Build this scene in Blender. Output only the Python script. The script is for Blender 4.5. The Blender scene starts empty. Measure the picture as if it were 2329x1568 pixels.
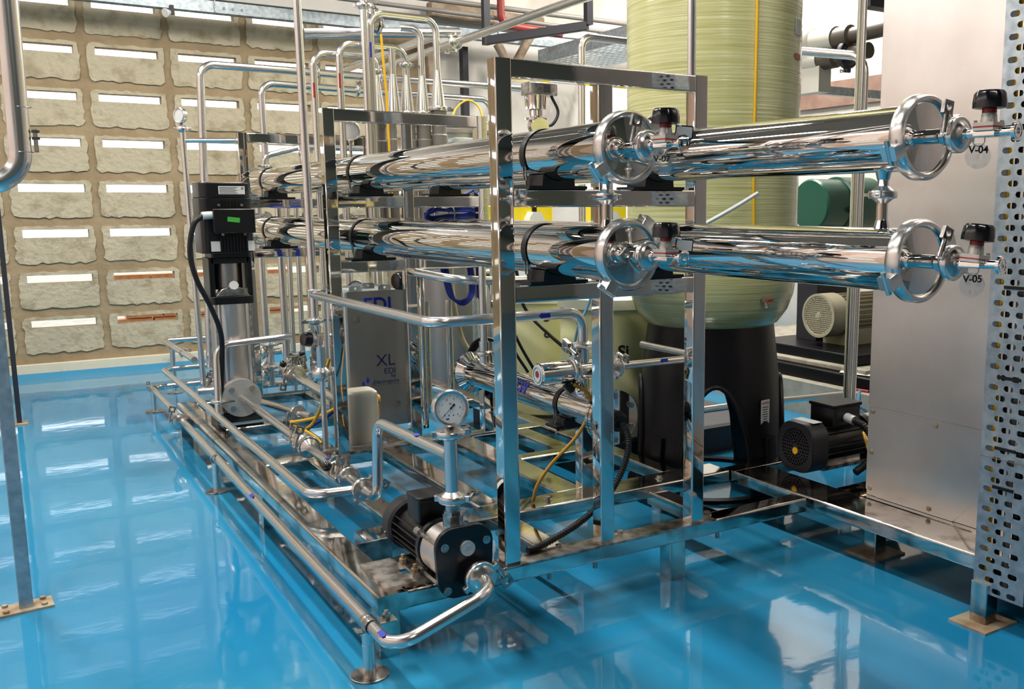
import bpy, math, random
from mathutils import Vector, Matrix
random.seed(7)
scene = bpy.context.scene
COL = scene.collection
V = Vector

# ------------------------------------------------------------------ camera
cam_d = bpy.data.cameras.new('camera'); cam = bpy.data.objects.new('camera', cam_d); COL.objects.link(cam)
cam_d.sensor_width = 36.0; cam_d.lens = 33.631
cam_d.shift_x = -0.1015; cam_d.shift_y = 0.01215
cam_d.clip_start = 0.05; cam_d.clip_end = 100
cam.matrix_world = Matrix(((0.83462, 0.08835, -0.54369, -0.63674),
                           (-0.55081, 0.12746, -0.82484, -1.89068),
                           (-0.00358, 0.98790, 0.15505, 0.96),
                           (0, 0, 0, 1)))
scene.camera = cam
# ------------------------------------------------------------------ world, light, exposure
w = bpy.data.worlds.new('sky'); scene.world = w; w.use_nodes = True
bg = w.node_tree.nodes['Background']; bg.inputs[0].default_value = (0.95, 0.98, 1.0, 1); bg.inputs[1].default_value = 2.4
vs = scene.view_settings
vs.view_transform = 'Standard'; vs.look = 'None'; vs.gamma = 1.0; vs.exposure = 0.22; vs.use_curve_mapping = False
cy = scene.cycles
cy.use_denoising = True; cy.max_bounces = 10; cy.diffuse_bounces = 4; cy.glossy_bounces = 6; cy.transmission_bounces = 6; cy.transparent_max_bounces = 8
cy.sample_clamp_indirect = 6.0; cy.caustics_reflective = False; cy.caustics_refractive = False
LAMPS = [(-0.2, -2.9, 20), (-1.1, 0.2, 44), (-1.1, 2.6, 44), (0.7, -0.3, 24), (0.7, 2.0, 48), (2.5, 2.3, 62), (3.5, 2.9, 62)]
LAMP_W = 1.0; LAMP_Z = 3.02

# ------------------------------------------------------------------ materials
def lin(h):
    h = h.lstrip('#'); c = [int(h[i:i+2], 16)/255 for i in (0, 2, 4)]
    return tuple(x/12.92 if x <= 0.04045 else ((x+0.055)/1.055)**2.4 for x in c) + (1,)
MAT = {}
def mat(name, col, rough=0.5, metal=0.0, noise=None, bump=None, spec=0.5, coat=0.0, trans=0.0, alpha=1.0, aniso=0.0):
    """noise=(scale, darker colour, low, high) colour mottling; bump=(scale, strength)"""
    m = bpy.data.materials.new(name); m.use_nodes = True; nt = m.node_tree; b = nt.nodes['Principled BSDF']
    c = lin(col) if isinstance(col, str) else col
    b.inputs['Base Color'].default_value = c; b.inputs['Roughness'].default_value = rough; b.inputs['Metallic'].default_value = metal
    b.inputs['Specular IOR Level'].default_value = spec; b.inputs['Coat Weight'].default_value = coat; b.inputs['Coat Roughness'].default_value = 0.05
    b.inputs['Transmission Weight'].default_value = trans; b.inputs['Alpha'].default_value = alpha
    tc = nt.nodes.new('ShaderNodeTexCoord')
    if noise:
        n = nt.nodes.new('ShaderNodeTexNoise'); n.inputs['Scale'].default_value = noise[0]; n.inputs['Detail'].default_value = 6
        nt.links.new(tc.outputs['Object'], n.inputs['Vector'])
        r = nt.nodes.new('ShaderNodeValToRGB'); r.color_ramp.elements[0].position = noise[2]; r.color_ramp.elements[1].position = noise[3]
        r.color_ramp.elements[0].color = lin(noise[1]); r.color_ramp.elements[1].color = c
        nt.links.new(n.outputs['Fac'], r.inputs['Fac']); nt.links.new(r.outputs['Color'], b.inputs['Base Color'])
    if bump:
        n2 = nt.nodes.new('ShaderNodeTexNoise'); n2.inputs['Scale'].default_value = bump[0]; n2.inputs['Detail'].default_value = 4
        nt.links.new(tc.outputs['Object'], n2.inputs['Vector'])
        bp = nt.nodes.new('ShaderNodeBump'); bp.inputs['Strength'].default_value = bump[1]; bp.inputs['Distance'].default_value = 0.01
        nt.links.new(n2.outputs['Fac'], bp.inputs['Height']); nt.links.new(bp.outputs['Normal'], b.inputs['Normal'])
    MAT[name] = m
    return m
mat('polished', (0.76, 0.73, 0.70, 1), 0.035, 1.0, bump=(9, 0.012))
mat('vessel_steel', (0.80, 0.76, 0.73, 1), 0.025, 1.0, bump=(6, 0.01))
mat('pipe_steel', (0.72, 0.70, 0.68, 1), 0.23, 1.0)
mat('satin_steel', (0.62, 0.62, 0.59, 1), 0.46, 0.75)
mat('cast_steel', (0.60, 0.585, 0.56, 1), 0.26, 1.0, noise=(60, '#8f8a84', 0.35, 0.7))
mat('skid_steel', (0.72, 0.69, 0.65, 1), 0.075, 1.0, noise=(11, '#7d7268', 0.30, 0.52), bump=(14, 0.02))
mat('worn_steel', (0.62, 0.58, 0.54, 1), 0.30, 1.0, noise=(30, '#6f655b', 0.35, 0.6))
mat('brushed_sheet', (0.80, 0.76, 0.73, 1), 0.33, 1.0, noise=(5, '#d6cdc6', 0.3, 0.7), bump=(7, 0.08))
mat('matt_sheet', (0.40, 0.385, 0.365, 1), 0.32, 1.0)
mat('galvanised', '#b9c1c6', 0.42, 0.75, noise=(45, '#98a3aa', 0.35, 0.65))
mat('black_paint', '#0a0b0f', 0.33, noise=(40, '#060608', 0.3, 0.6), spec=0.45)
mat('black_plastic', '#0d0d12', 0.16, spec=0.6)
mat('black_rubber', '#0b0b0d', 0.42, spec=0.4)
mat('grey_black', '#201f24', 0.48, spec=0.4)
mat('red', '#a3231d', 0.4)
mat('white_plastic', '#dcdcd8', 0.35)
mat('bonnet_white', '#bdb8b0', 0.35, 0.4)
mat('paper', '#dcdcd6', 0.7)
mat('ink', '#15151a', 0.6)
mat('green_label', '#3fae3d', 0.5)
mat('blue_ink', '#1f33a8', 0.5)
mat('navy_ink', '#16204d', 0.5)
mat('yellow', '#e8b51c', 0.4)
mat('amber', '#c9932a', 0.4)
mat('blue_cable', '#1f3fae', 0.4)
mat('pale_blue', '#5f9fc4', 0.3)
mat('cream_cable', '#cfc3a0', 0.5)
mat('pink_gasket', '#c08a78', 0.6)
mat('can_white', '#d9d3c2', 0.42, noise=(12, '#cfc6b2', 0.3, 0.6))
mat('dosing_tank', '#e6e4b4', 0.45, noise=(3, '#dbda9f', 0.3, 0.7))
mat('dosing_lid', '#efecd2', 0.4)
mat('yellow_plastic', '#e6cf1c', 0.4)
mat('tank_base', '#0b0a0d', 0.36, noise=(8, '#100f13', 0.4, 0.7), spec=0.22)
mat('pvc_grey', '#77726c', 0.45)
mat('pvc_dark', '#4e463d', 0.45)
mat('pvc_white', '#c3c0b8', 0.45)
mat('box_grey', '#b9c2c2', 0.5)
mat('beige_paint', '#b3aa92', 0.45)
mat('green_paint', '#1c5546', 0.3)
mat('steel_dark', '#26252c', 0.5)
mat('lamp_body', '#d8d8d4', 0.5)
mat('concrete', '#b0aa9c', 0.85, noise=(14, '#8f887a', 0.3, 0.65), bump=(60, 0.2))
mat('plaster_white', '#d2ccc3', 0.8, noise=(2.2, '#b5aa9c', 0.28, 0.5), bump=(25, 0.1))
mat('plaster_warm', '#c9ab98', 0.85)
mat('plaster_dim', '#80857a', 0.85)
mat('ceiling', '#8d867e', 0.9)
mat('band_brown', '#8a6f61', 0.8, noise=(7, '#75594c', 0.35, 0.6))
mat('mortar', '#9f8c6d', 0.9, noise=(6, '#8a7658', 0.30, 0.62), bump=(24, 0.8))
mat('block', '#b7ac92', 0.92, noise=(13, '#95886b', 0.26, 0.52), bump=(40, 0.9))
mat('brick_orange', '#d9a27c', 0.85, noise=(20, '#c48a62', 0.35, 0.6))
mat('skirting', '#d2cbb4', 0.7, noise=(10, '#a89c80', 0.28, 0.42), bump=(30, 0.2))
mat('wood_beige', '#a08d78', 0.85, noise=(14, '#7d6a56', 0.35, 0.6), bump=(30, 0.5))
mat('rust_plate', '#b5a68e', 0.55, 0.3, noise=(18, '#94795a', 0.35, 0.6))
mat('copper_pipe', '#8c2f2a', 0.4)
mat('clear_tag', '#dfe8ee', 0.06, trans=0.8, alpha=0.4)
mat('gauge_glass', '#ffffff', 0.02, trans=1.0)
# blue epoxy floor: tinted gloss with broad trowel waves, scuffs and fine scratches
m = mat('floor_epoxy', '#1486c0', 0.05, spec=0.42); nt = m.node_tree; b = nt.nodes['Principled BSDF']
tc = nt.nodes.new('ShaderNodeTexCoord')
n1 = nt.nodes.new('ShaderNodeTexNoise'); n1.inputs['Scale'].default_value = 1.1; n1.inputs['Detail'].default_value = 5
r1 = nt.nodes.new('ShaderNodeValToRGB'); r1.color_ramp.elements[0].position = 0.3; r1.color_ramp.elements[1].position = 0.72
r1.color_ramp.elements[0].color = lin('#167aab'); r1.color_ramp.elements[1].color = lin('#348cb2')
nt.links.new(tc.outputs['Object'], n1.inputs['Vector']); nt.links.new(n1.outputs['Fac'], r1.inputs['Fac']); nt.links.new(r1.outputs['Color'], b.inputs['Base Color'])
mp = nt.nodes.new('ShaderNodeMapping'); mp.inputs['Scale'].default_value = (4.0, 6.0, 1); mp.inputs['Rotation'].default_value = (0, 0, 0.5)
n2 = nt.nodes.new('ShaderNodeTexNoise'); n2.inputs['Scale'].default_value = 1.5; n2.inputs['Detail'].default_value = 3.5
bp = nt.nodes.new('ShaderNodeBump'); bp.inputs['Strength'].default_value = 0.05; bp.inputs['Distance'].default_value = 0.012
nt.links.new(tc.outputs['Object'], mp.inputs['Vector']); nt.links.new(mp.outputs['Vector'], n2.inputs['Vector'])
nt.links.new(n2.outputs['Fac'], bp.inputs['Height']); nt.links.new(bp.outputs['Normal'], b.inputs['Normal']); nt.links.new(bp.outputs['Normal'], b.inputs['Coat Normal'])
# fibre-wound tank: fine horizontal filament bands over translucent yellow green resin
m = mat('fibre_tank', '#c4c382', 0.22, coat=0.5); nt = m.node_tree; b = nt.nodes['Principled BSDF']
tc = nt.nodes.new('ShaderNodeTexCoord'); mp = nt.nodes.new('ShaderNodeMapping'); mp.inputs['Scale'].default_value = (2.0, 2.0, 95)
n1 = nt.nodes.new('ShaderNodeTexNoise'); n1.inputs['Scale'].default_value = 1.5; n1.inputs['Detail'].default_value = 4
r1 = nt.nodes.new('ShaderNodeValToRGB'); r1.color_ramp.elements[0].position = 0.3; r1.color_ramp.elements[1].position = 0.7
r1.color_ramp.elements[0].color = lin('#b3b26e'); r1.color_ramp.elements[1].color = lin('#d6d3a0')
bp = nt.nodes.new('ShaderNodeBump'); bp.inputs['Strength'].default_value = 0.35; bp.inputs['Distance'].default_value = 0.004
nt.links.new(tc.outputs['Object'], mp.inputs['Vector']); nt.links.new(mp.outputs['Vector'], n1.inputs['Vector'])
nt.links.new(n1.outputs['Fac'], r1.inputs['Fac']); nt.links.new(r1.outputs['Color'], b.inputs['Base Color'])
nt.links.new(n1.outputs['Fac'], bp.inputs['Height']); nt.links.new(bp.outputs['Normal'], b.inputs['Normal']); nt.links.new(bp.outputs['Normal'], b.inputs['Coat Normal'])
m = mat('lamp_tube', '#ffffff', 0.5); b = m.node_tree.nodes['Principled BSDF']
b.inputs['Emission Color'].default_value = (1, 0.97, 0.92, 1); b.inputs['Emission Strength'].default_value = 14

# ------------------------------------------------------------------ mesh helpers
OFF = {}
def frame_of(d, up=None):
    d = V(d).normalized(); up = V(up) if up is not None else (V((0, 0, 1)) if abs(d.z) < 0.9 else V((0, 1, 0)))
    u = up.cross(d).normalized(); v = d.cross(u).normalized()
    return u, v, d
class MB:
    def __init__(s): s.v = []; s.f = []
    def add(s, vs_, fs):
        o = len(s.v); s.v += [V(p) for p in vs_]; s.f += [tuple(i+o for i in f) for f in fs]; return s
    def box(s, x0, x1, y0, y1, z0, z1):
        return s.add([(x0,y0,z0),(x1,y0,z0),(x1,y1,z0),(x0,y1,z0),(x0,y0,z1),(x1,y0,z1),(x1,y1,z1),(x0,y1,z1)],
                     [(0,3,2,1),(4,5,6,7),(0,1,5,4),(1,2,6,5),(2,3,7,6),(3,0,4,7)])
    def sweep(s, prof, p0, p1, up=None):          # 2d profile swept p0->p1, capped
        p0 = V(p0); p1 = V(p1); u, v, d = frame_of(p1-p0, up); n = len(prof)
        vs_ = [p0+u*a+v*b for a, b in prof] + [p1+u*a+v*b for a, b in prof]
        fs = [(i, (i+1) % n, n+(i+1) % n, n+i) for i in range(n)] + [tuple(range(n-1, -1, -1)), tuple(range(n, 2*n))]
        return s.add(vs_, fs)
    def rbox(s, x0, x1, y0, y1, z0, z1, r=0.004, axis='z', seg=3):   # box with edges along one axis rounded
        a = {'x': (y1-y0, z1-z0), 'y': (x1-x0, z1-z0), 'z': (x1-x0, y1-y0)}[axis]
        c = V(((x0+x1)/2, (y0+y1)/2, (z0+z1)/2)); pr = rrect(a[0], a[1], r, seg)
        if axis == 'z': return s.sweep([(p, q) for p, q in pr], (c.x, c.y, z0), (c.x, c.y, z1), (0, 1, 0))
        if axis == 'x': return s.sweep([(p, q) for p, q in pr], (x0, c.y, c.z), (x1, c.y, c.z), (0, 0, 1))
        return s.sweep([(p, q) for p, q in pr], (c.x, y0, c.z), (c.x, y1, c.z), (0, 0, 1))
    def lathe(s, prof, o, axis, n=28, caps=True):             # prof = [(r, h)...] open profile; r=0 ends close it
        u, v, d = frame_of(axis); o = V(o); vs_ = []; fs = []; m_ = len(prof)
        for r, h in prof:
            for k in range(n):
                a = 2*math.pi*k/n; vs_.append(o+d*h+(u*math.cos(a)+v*math.sin(a))*r)
        for i in range(m_-1):
            for k in range(n):
                k2 = (k+1) % n; fs.append((i*n+k, i*n+k2, (i+1)*n+k2, (i+1)*n+k))
        if caps and prof[0][0] > 1e-6: fs.append(tuple(range(n-1, -1, -1)))
        if caps and prof[-1][0] > 1e-6: fs.append(tuple((m_-1)*n+k for k in range(n)))
        return s.add(vs_, fs)
    def cyl(s, p0, p1, r0, r1=None, n=20):
        p0 = V(p0); p1 = V(p1); L = (p1-p0).length
        return s.lathe([(r0, 0), (r0 if r1 is None else r1, L)], p0, p1-p0, n)
    def ring(s, c, axis, ro, ri, t, n=32):         # flat washer centred on c
        u, v, d = frame_of(axis); c = V(c); prof = [(ri, -t/2), (ro, -t/2), (ro, t/2), (ri, t/2)]
        vs_ = []; fs = []
        for r, h in prof:
            for k in range(n):
                a = 2*math.pi*k/n; vs_.append(c+d*h+(u*math.cos(a)+v*math.sin(a))*r)
        for i in range(4):
            j = (i+1) % 4
            for k in range(n):
                k2 = (k+1) % n; fs.append((i*n+k, i*n+k2, j*n+k2, j*n+k))
        return s.add(vs_, fs)
    def torus(s, c, axis, R, r, n=28, m_=8, a0=0, a1=2*math.pi, ry=None):
        u, v, d = frame_of(axis); c = V(c); full = abs(a1-a0-2*math.pi) < 1e-6; vs_ = []; fs = []
        cnt = n if full else n+1
        for k in range(cnt):
            a = a0+(a1-a0)*k/n; e = u*math.cos(a)+v*math.sin(a)
            for j in range(m_):
                b_ = 2*math.pi*j/m_; vs_.append(c+e*(R+r*math.cos(b_))+d*((ry or r)*math.sin(b_)))
        for k in range(n):
            k2 = (k+1) % cnt
            for j in range(m_):
                j2 = (j+1) % m_; fs.append((k*m_+j, k2*m_+j, k2*m_+j2, k*m_+j2))
        if not full: fs += [tuple(range(m_)), tuple((cnt-1)*m_+j for j in range(m_-1, -1, -1))]
        return s.add(vs_, fs)
    def tube(s, pts, r, bend=0.0, n=14, seg=6, radii=None, cap=True):   # round tube along a polyline with filleted corners
        P = [V(p) for p in pts]; path = [P[0]]
        for i in range(1, len(P)-1):
            a, b_, c = P[i-1], P[i], P[i+1]; d0 = (a-b_); d1 = (c-b_); l = min(bend, d0.length*0.49, d1.length*0.49)
            if l < 1e-4: path.append(b_); continue
            q0 = b_+d0.normalized()*l; q1 = b_+d1.normalized()*l
            ang = d0.angle(d1)
            if ang > 3.05: path.append(b_); continue
            R_ = l*math.tan(ang/2); ctr = b_+(d0.normalized()+d1.normalized()).normalized()*(R_/math.sin(ang/2))
            e0 = q0-ctr; e1 = q1-ctr; tot = e0.angle(e1); ax = e0.cross(e1).normalized()
            for k in range(seg+1): path.append(ctr+Matrix.Rotation(tot*k/seg, 3, ax) @ e0)
        path.append(P[-1])
        t0 = (path[1]-path[0]).normalized(); u, v, _ = frame_of(t0); vs_ = []; N = len(path)
        for i, p in enumerate(path):
            t = ((path[min(i+1, N-1)]-p).normalized()+(p-path[max(i-1, 0)]).normalized()).normalized()
            if t.length < 0.5: t = t0
            u = (u-t*u.dot(t)).normalized(); v = t.cross(u); rr = r if radii is None else radii[min(i, len(radii)-1)]
            for k in range(n):
                a = 2*math.pi*k/n; vs_.append(p+(u*math.cos(a)+v*math.sin(a))*rr)
        fs = [(i*n+k, i*n+(k+1) % n, (i+1)*n+(k+1) % n, (i+1)*n+k) for i in range(N-1) for k in range(n)]
        if cap: fs += [tuple(range(n-1, -1, -1)), tuple((N-1)*n+k for k in range(n))]
        return s.add(vs_, fs)
    def cable(s, pts, r, n=8, steps=6):            # smooth Catmull-Rom cable
        P = [V(p) for p in pts]; P = [P[0]*2-P[1]] + P + [P[-1]*2-P[-2]]; path = []
        for i in range(1, len(P)-2):
            for k in range(steps):
                t = k/steps; a, b_, c, d = P[i-1], P[i], P[i+1], P[i+2]
                path.append(0.5*((2*b_)+(c-a)*t+(2*a-5*b_+4*c-d)*t*t+(-a+3*b_-3*c+d)*t**3))
        path.append(P[-2]); return s.tube(path, r, 0, n)
    def sphere(s, c, r, n=14, sc=(1, 1, 1)):
        c = V(c); vs_ = [c+V((0, 0, r*sc[2]))]; fs = []; m_ = n//2
        for i in range(1, m_):
            th = math.pi*i/m_
            for k in range(n):
                a = 2*math.pi*k/n; vs_.append(c+V((r*sc[0]*math.sin(th)*math.cos(a), r*sc[1]*math.sin(th)*math.sin(a), r*sc[2]*math.cos(th))))
        vs_.append(c-V((0, 0, r*sc[2]))); L = len(vs_)-1
        for k in range(n): fs.append((0, 1+k, 1+(k+1) % n)); fs.append((L, L-n+(k+1) % n, L-n+k))
        for i in range(m_-2):
            for k in range(n): fs.append((1+i*n+k, 1+(i+1)*n+k, 1+(i+1)*n+(k+1) % n, 1+i*n+(k+1) % n))
        return s.add(vs_, fs)
    def prism(s, poly, o, u, v, t):                # polygon in plane (u,v) extruded by vector t
        o = V(o); u = V(u); v = V(v); t = V(t); n = len(poly)
        vs_ = [o+u*a+v*b for a, b in poly]+[o+u*a+v*b+t for a, b in poly]
        return s.add(vs_, [tuple(range(n-1, -1, -1)), tuple(range(n, 2*n))]+[(i, (i+1) % n, n+(i+1) % n, n+i) for i in range(n)])
    def holed(s, c, u, v, w_, h_, inner, t):       # rectangular plate w x h with one hole; inner(angle) -> radius; t = thickness vector
        c = V(c); u = V(u); v = V(v); t = V(t); k0 = math.atan2(h_, w_); N = 20; angs = sorted(set([k0, math.pi-k0, math.pi+k0, 2*math.pi-k0] + [2*math.pi*k/16 for k in range(16)])); n = len(angs)
        ou = []; inn = []
        for a in angs:
            ca, sa = math.cos(a), math.sin(a); R_ = min(w_/2/max(abs(ca), 1e-6), h_/2/max(abs(sa), 1e-6)); ou.append(c+u*ca*R_+v*sa*R_); r = inner(a); inn.append(c+u*ca*r+v*sa*r)
        vs_ = ou+inn+[p+t for p in ou]+[p+t for p in inn]; fs = []
        for i in range(n):
            j = (i+1) % n; fs += [(i, j, n+j, n+i), (2*n+i, 3*n+i, 3*n+j, 2*n+j), (i, 2*n+i, 2*n+j, j), (n+i, n+j, 3*n+j, 3*n+i)]
        return s.add(vs_, fs)
    def mesh(s, name, off):
        me = bpy.data.meshes.new(name); me.from_pydata([p-off for p in s.v], [], s.f); me.update()
        import bmesh
        bm = bmesh.new(); bm.from_mesh(me); bmesh.ops.recalc_face_normals(bm, faces=bm.faces); bm.to_mesh(me); bm.free()
        for p in me.polygons: p.use_smooth = True
        me.set_sharp_from_angle(angle=math.radians(38))
        return me
    def build(s, name, material, parent=None, bevel=0):
        if parent is not None: off = OFF[parent.name]
        else:
            lo = V((min(p.x for p in s.v), min(p.y for p in s.v), min(p.z for p in s.v))); hi = V((max(p.x for p in s.v), max(p.y for p in s.v), max(p.z for p in s.v)))
            off = V(((lo.x+hi.x)/2, (lo.y+hi.y)/2, lo.z))
        o = bpy.data.objects.new(name, s.mesh(name, off)); COL.objects.link(o); o.data.materials.append(MAT[material] if isinstance(material, str) else material)
        if parent is not None: o.parent = parent
        else: o.location = off
        OFF[o.name] = off
        if len(s.f) < 4000:
            wn = o.modifiers.new('normals', 'WEIGHTED_NORMAL'); wn.keep_sharp = True
        if bevel:
            b_ = o.modifiers.new('edge', 'BEVEL'); b_.width = bevel; b_.segments = 2; b_.limit_method = 'ANGLE'; b_.angle_limit = 0.6
        return o
def rrect(a, b, r, seg=3):
    r = min(r, a/2-1e-5, b/2-1e-5); out = []
    for cx_, cy_, t0 in ((a/2-r, b/2-r, 0), (-a/2+r, b/2-r, 90), (-a/2+r, -b/2+r, 180), (a/2-r, -b/2+r, 270)):
        for k in range(seg+1):
            t = math.radians(t0+90*k/seg); out.append((cx_+r*math.cos(t), cy_+r*math.sin(t)))
    return out
def tag(o, label=None, cat=None, group=None, kind=None):
    if label: o['label'] = label
    if cat: o['category'] = cat
    if group: o['group'] = group
    if kind: o['kind'] = kind
    return o
def thing(name, label, cat, loc, group=None):
    o = bpy.data.objects.new(name, None); COL.objects.link(o); o.location = loc; o.empty_display_size = 0.05
    OFF[o.name] = V(loc); return tag(o, label, cat, group)
def dup(root, delta, label, group=None):
    """copy of a thing with its parts and sub-parts, moved by delta"""
    r = root.copy(); COL.objects.link(r); r.location = root.location+V(delta); r['label'] = label
    if group: r['group'] = group
    for ch in list(root.children):
        c = ch.copy(); COL.objects.link(c); c.parent = r
        for g in list(ch.children):
            d = g.copy(); COL.objects.link(d); d.parent = c
    OFF[r.name] = r.location.copy(); return r
def flat_shape(name, splines, o, u, v, thick, material, parent, off_z=0.0):
    """filled 2d outline(s) with holes -> thin solid in the plane (u,v) at o"""
    cu = bpy.data.curves.new(name, 'CURVE'); cu.dimensions = '2D'; cu.fill_mode = 'BOTH'; cu.extrude = thick/2
    for sp in splines:
        s_ = cu.splines.new('POLY'); s_.points.add(len(sp)-1); s_.use_cyclic_u = True
        for p, (a, b) in zip(s_.points, sp): p.co = (a, b, 0, 1)
    return curve_to_mesh(name, cu, o, u, v, material, parent)
def curve_to_mesh(name, cu, o, u, v, material, parent):
    tmp = bpy.data.objects.new('tmp', cu); COL.objects.link(tmp); dg = bpy.context.evaluated_depsgraph_get(); dg.update()
    me = bpy.data.meshes.new_from_object(tmp.evaluated_get(dg)); me.name = name
    bpy.data.objects.remove(tmp); bpy.data.curves.remove(cu)
    u = V(u).normalized(); v = V(v).normalized(); n_ = u.cross(v); M = Matrix(((u.x, v.x, n_.x), (u.y, v.y, n_.y), (u.z, v.z, n_.z)))
    off = OFF[parent.name] if parent is not None else V((0, 0, 0)); o = V(o)
    for p in me.vertices: p.co = M @ p.co + o - off
    me.update(); me.materials.clear(); me.materials.append(MAT[material])
    ob = bpy.data.objects.new(name, me); COL.objects.link(ob)
    if parent is not None: ob.parent = parent
    OFF[ob.name] = off; return ob
def text(name, body, o, u, v, size, material, parent, align='CENTER', thick=0.0006, bold=False, sx=1.0):
    cu = bpy.data.curves.new(name, 'FONT'); cu.body = body; cu.size = size; cu.align_x = align; cu.align_y = 'CENTER'; cu.extrude = thick/2; cu.space_line = 0.85
    if bold: cu.offset = size*0.025
    return curve_to_mesh(name, cu, o, u, v, material, parent)
# ================================================================== THE SETTING
def struct(name, mb, material, parent=None, bevel=0, label=None):
    o = mb.build(name, material, parent, bevel)
    if parent is None: tag(o, kind='structure', label=label)
    return o
XL, XR, YF, YB, ZC = -2.45, 4.10, -6.0, 4.47, 3.2
struct('floor', MB().box(XL-.2, XR+.2, YF-.2, YB+.15, -0.1, 0.0), 'floor_epoxy', label='glossy blue epoxy floor of the plant room')
struct('ceiling', MB().box(XL-.2, XR+.2, YF-.2, YB+.15, ZC, ZC+.1), 'ceiling', label='pale concrete ceiling over the plant room')
# perforated block wall at the back: mortar bed with through slots, proud blocks around each slot
PX, PZ, SX0, SZ0 = 0.4385, 0.2575, -0.436, 0.305
SW, SH, TH = 0.330, 0.045, 0.07
def slotted(x0, x1, z0, z1, sx, cols, rows, place):
    """mortar bed built from strips, leaving every slot open; place(a,b,c,d) adds the strip"""
    zs = sorted(SZ0+PZ*k for k in rows); z = z0
    for zc in zs:
        place(x0, x1, z, zc-SH/2)
        x = x0
        for i in cols:
            a = sx+PX*i
            if a > x: place(x, a, zc-SH/2, zc+SH/2)
            x = a+SW
        place(x, x1, zc-SH/2, zc+SH/2); z = zc+SH/2
    place(x0, x1, z, z1)
ROWS = range(0, 8); COLS = range(-4, 5)
mb = MB(); X0W, X1W = XL, 2.03
slotted(X0W, X1W, 0, 2.2, SX0, COLS, ROWS, lambda a, b, c, d: mb.box(a, b, YB, YB+TH, c, d))
wall = struct('wall_back', mb, 'mortar', label='back wall of pale perforated blocks in brown mortar with daylight slots')
for k in ROWS:
    for i in COLS:
        x = SX0+PX*i; z = SZ0+PZ*k
        if x < -1.3: continue
        def jit(a, b, n):
            return [a+(b-a)*t/n for t in range(n)]
        L, R_, T, B = x-0.040, x+SW+0.028, z+SH/2+0.020, z-0.165
        out = []
        for (ax_, az), (bx_, bz), n in (((L, B), (R_, B), 13), ((R_, B), (R_, T), 8), ((R_, T), (L, T), 13), ((L, T), (L, B), 8)):
            for t in range(n):
                f = t/n; px = ax_+(bx_-ax_)*f; pz = az+(bz-az)*f
                jx = random.uniform(-.007, .006); jz = random.uniform(-.008, .006)
                if t == 0: jx += (0.007 if px < x+.1 else -0.007); jz += (0.007 if pz < z-.1 else -0.002)
                if pz > z: jz = max(jz, -.004)
                out.append((px+jx, pz+jz))
        hole = [(x, z-SH/2), (x, z+SH/2), (x+SW, z+SH/2), (x+SW, z-SH/2)]
        o = flat_shape('block', [out, hole], (0, YB-0.002+random.uniform(-.0015, .0015), 0), (1, 0, 0), (0, 0, 1), 0.012, 'block', wall)
# skirting and coved floor edge
struct('baseboard_back', MB().box(X0W, 2.03, YB-0.035, YB, 0, 0.082), 'skirting', bevel=.004, label='cream plaster skirting with chips along the block wall')
struct('trim_1', MB().prism([(0, 0), (-.11, 0), (-.05, .012), (-.015, .028), (0, .03)], (X0W, YB-0.035, 0), (0, 1, 0), (0, 0, 1), (2.03-X0W, 0, 0)), 'floor_epoxy', label='blue coved floor edge below the skirting')
# white plaster beam above and the plastered wall that continues to the right with a bright opening
struct('wall_back', MB().box(XL, XR, YB-0.03, YB+.12, 2.2, ZC), 'plaster_white', label='white plaster beam above the block wall')
mb = MB(); mb.box(2.03, 3.24, YB, YB+.12, 0, 2.2); mb.box(3.24, XR, YB, YB+.12, 0, 0.75); mb.box(3.24, XR, YB, YB+.12, 2.0, 2.2); mb.box(4.03, XR, YB, YB+.12, .75, 2.0)
struct('wall_back', mb, 'plaster_white', label='white plastered wall behind the tanks with a bright window opening')
wf = struct('window_1', MB().box(3.24, 3.27, YB-.02, YB+.1, 0.75, 2.0).box(3.24, 4.03, YB-.02, YB+.1, 0.70, 0.75).box(3.24, 4.03, YB-.02, YB+.1, 1.97, 2.0), 'plaster_white', label='window frame around the bright opening behind the tanks')
# right wall with a brown stone band
mb = MB().box(XR, XR+.12, YF, YB, 0, ZC)
struct('wall_right', mb, 'plaster_white', label='white plastered wall on the right behind the tanks')
struct('trim_2', MB().box(XR-.03, XR, 0.6, YB, 1.60, 1.76), 'band_brown', label='brown stone band along the right wall')
# left wall: the same slotted block work with a high gap added to let daylight in, and the plain front wall
mb = MB()
slotted(YF, YB, 0, 2.2, YF+.15, range(0, 23), ROWS, lambda a, b, c, d: mb.box(XL-TH, XL, a, b, c, d))
mb.box(XL-TH, XL, YF, YB, 2.2, 2.32).box(XL-TH, XL, YF, -1.6, 2.32, ZC).box(XL-TH, XL, YF, YB, 2.75, ZC)
for y in (-1.2, .2, 1.6, 3.0, 4.35): mb.box(XL-TH, XL, y, y+.1, 2.32, 2.75)
struct('wall_left', mb, 'plaster_warm', label='left wall of perforated blocks with daylight slots')
struct('wall_front', MB().box(XL, XR, YF-.12, YF, 0, ZC), 'plaster_dim', label='grey wall at the near end of the room')
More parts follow.
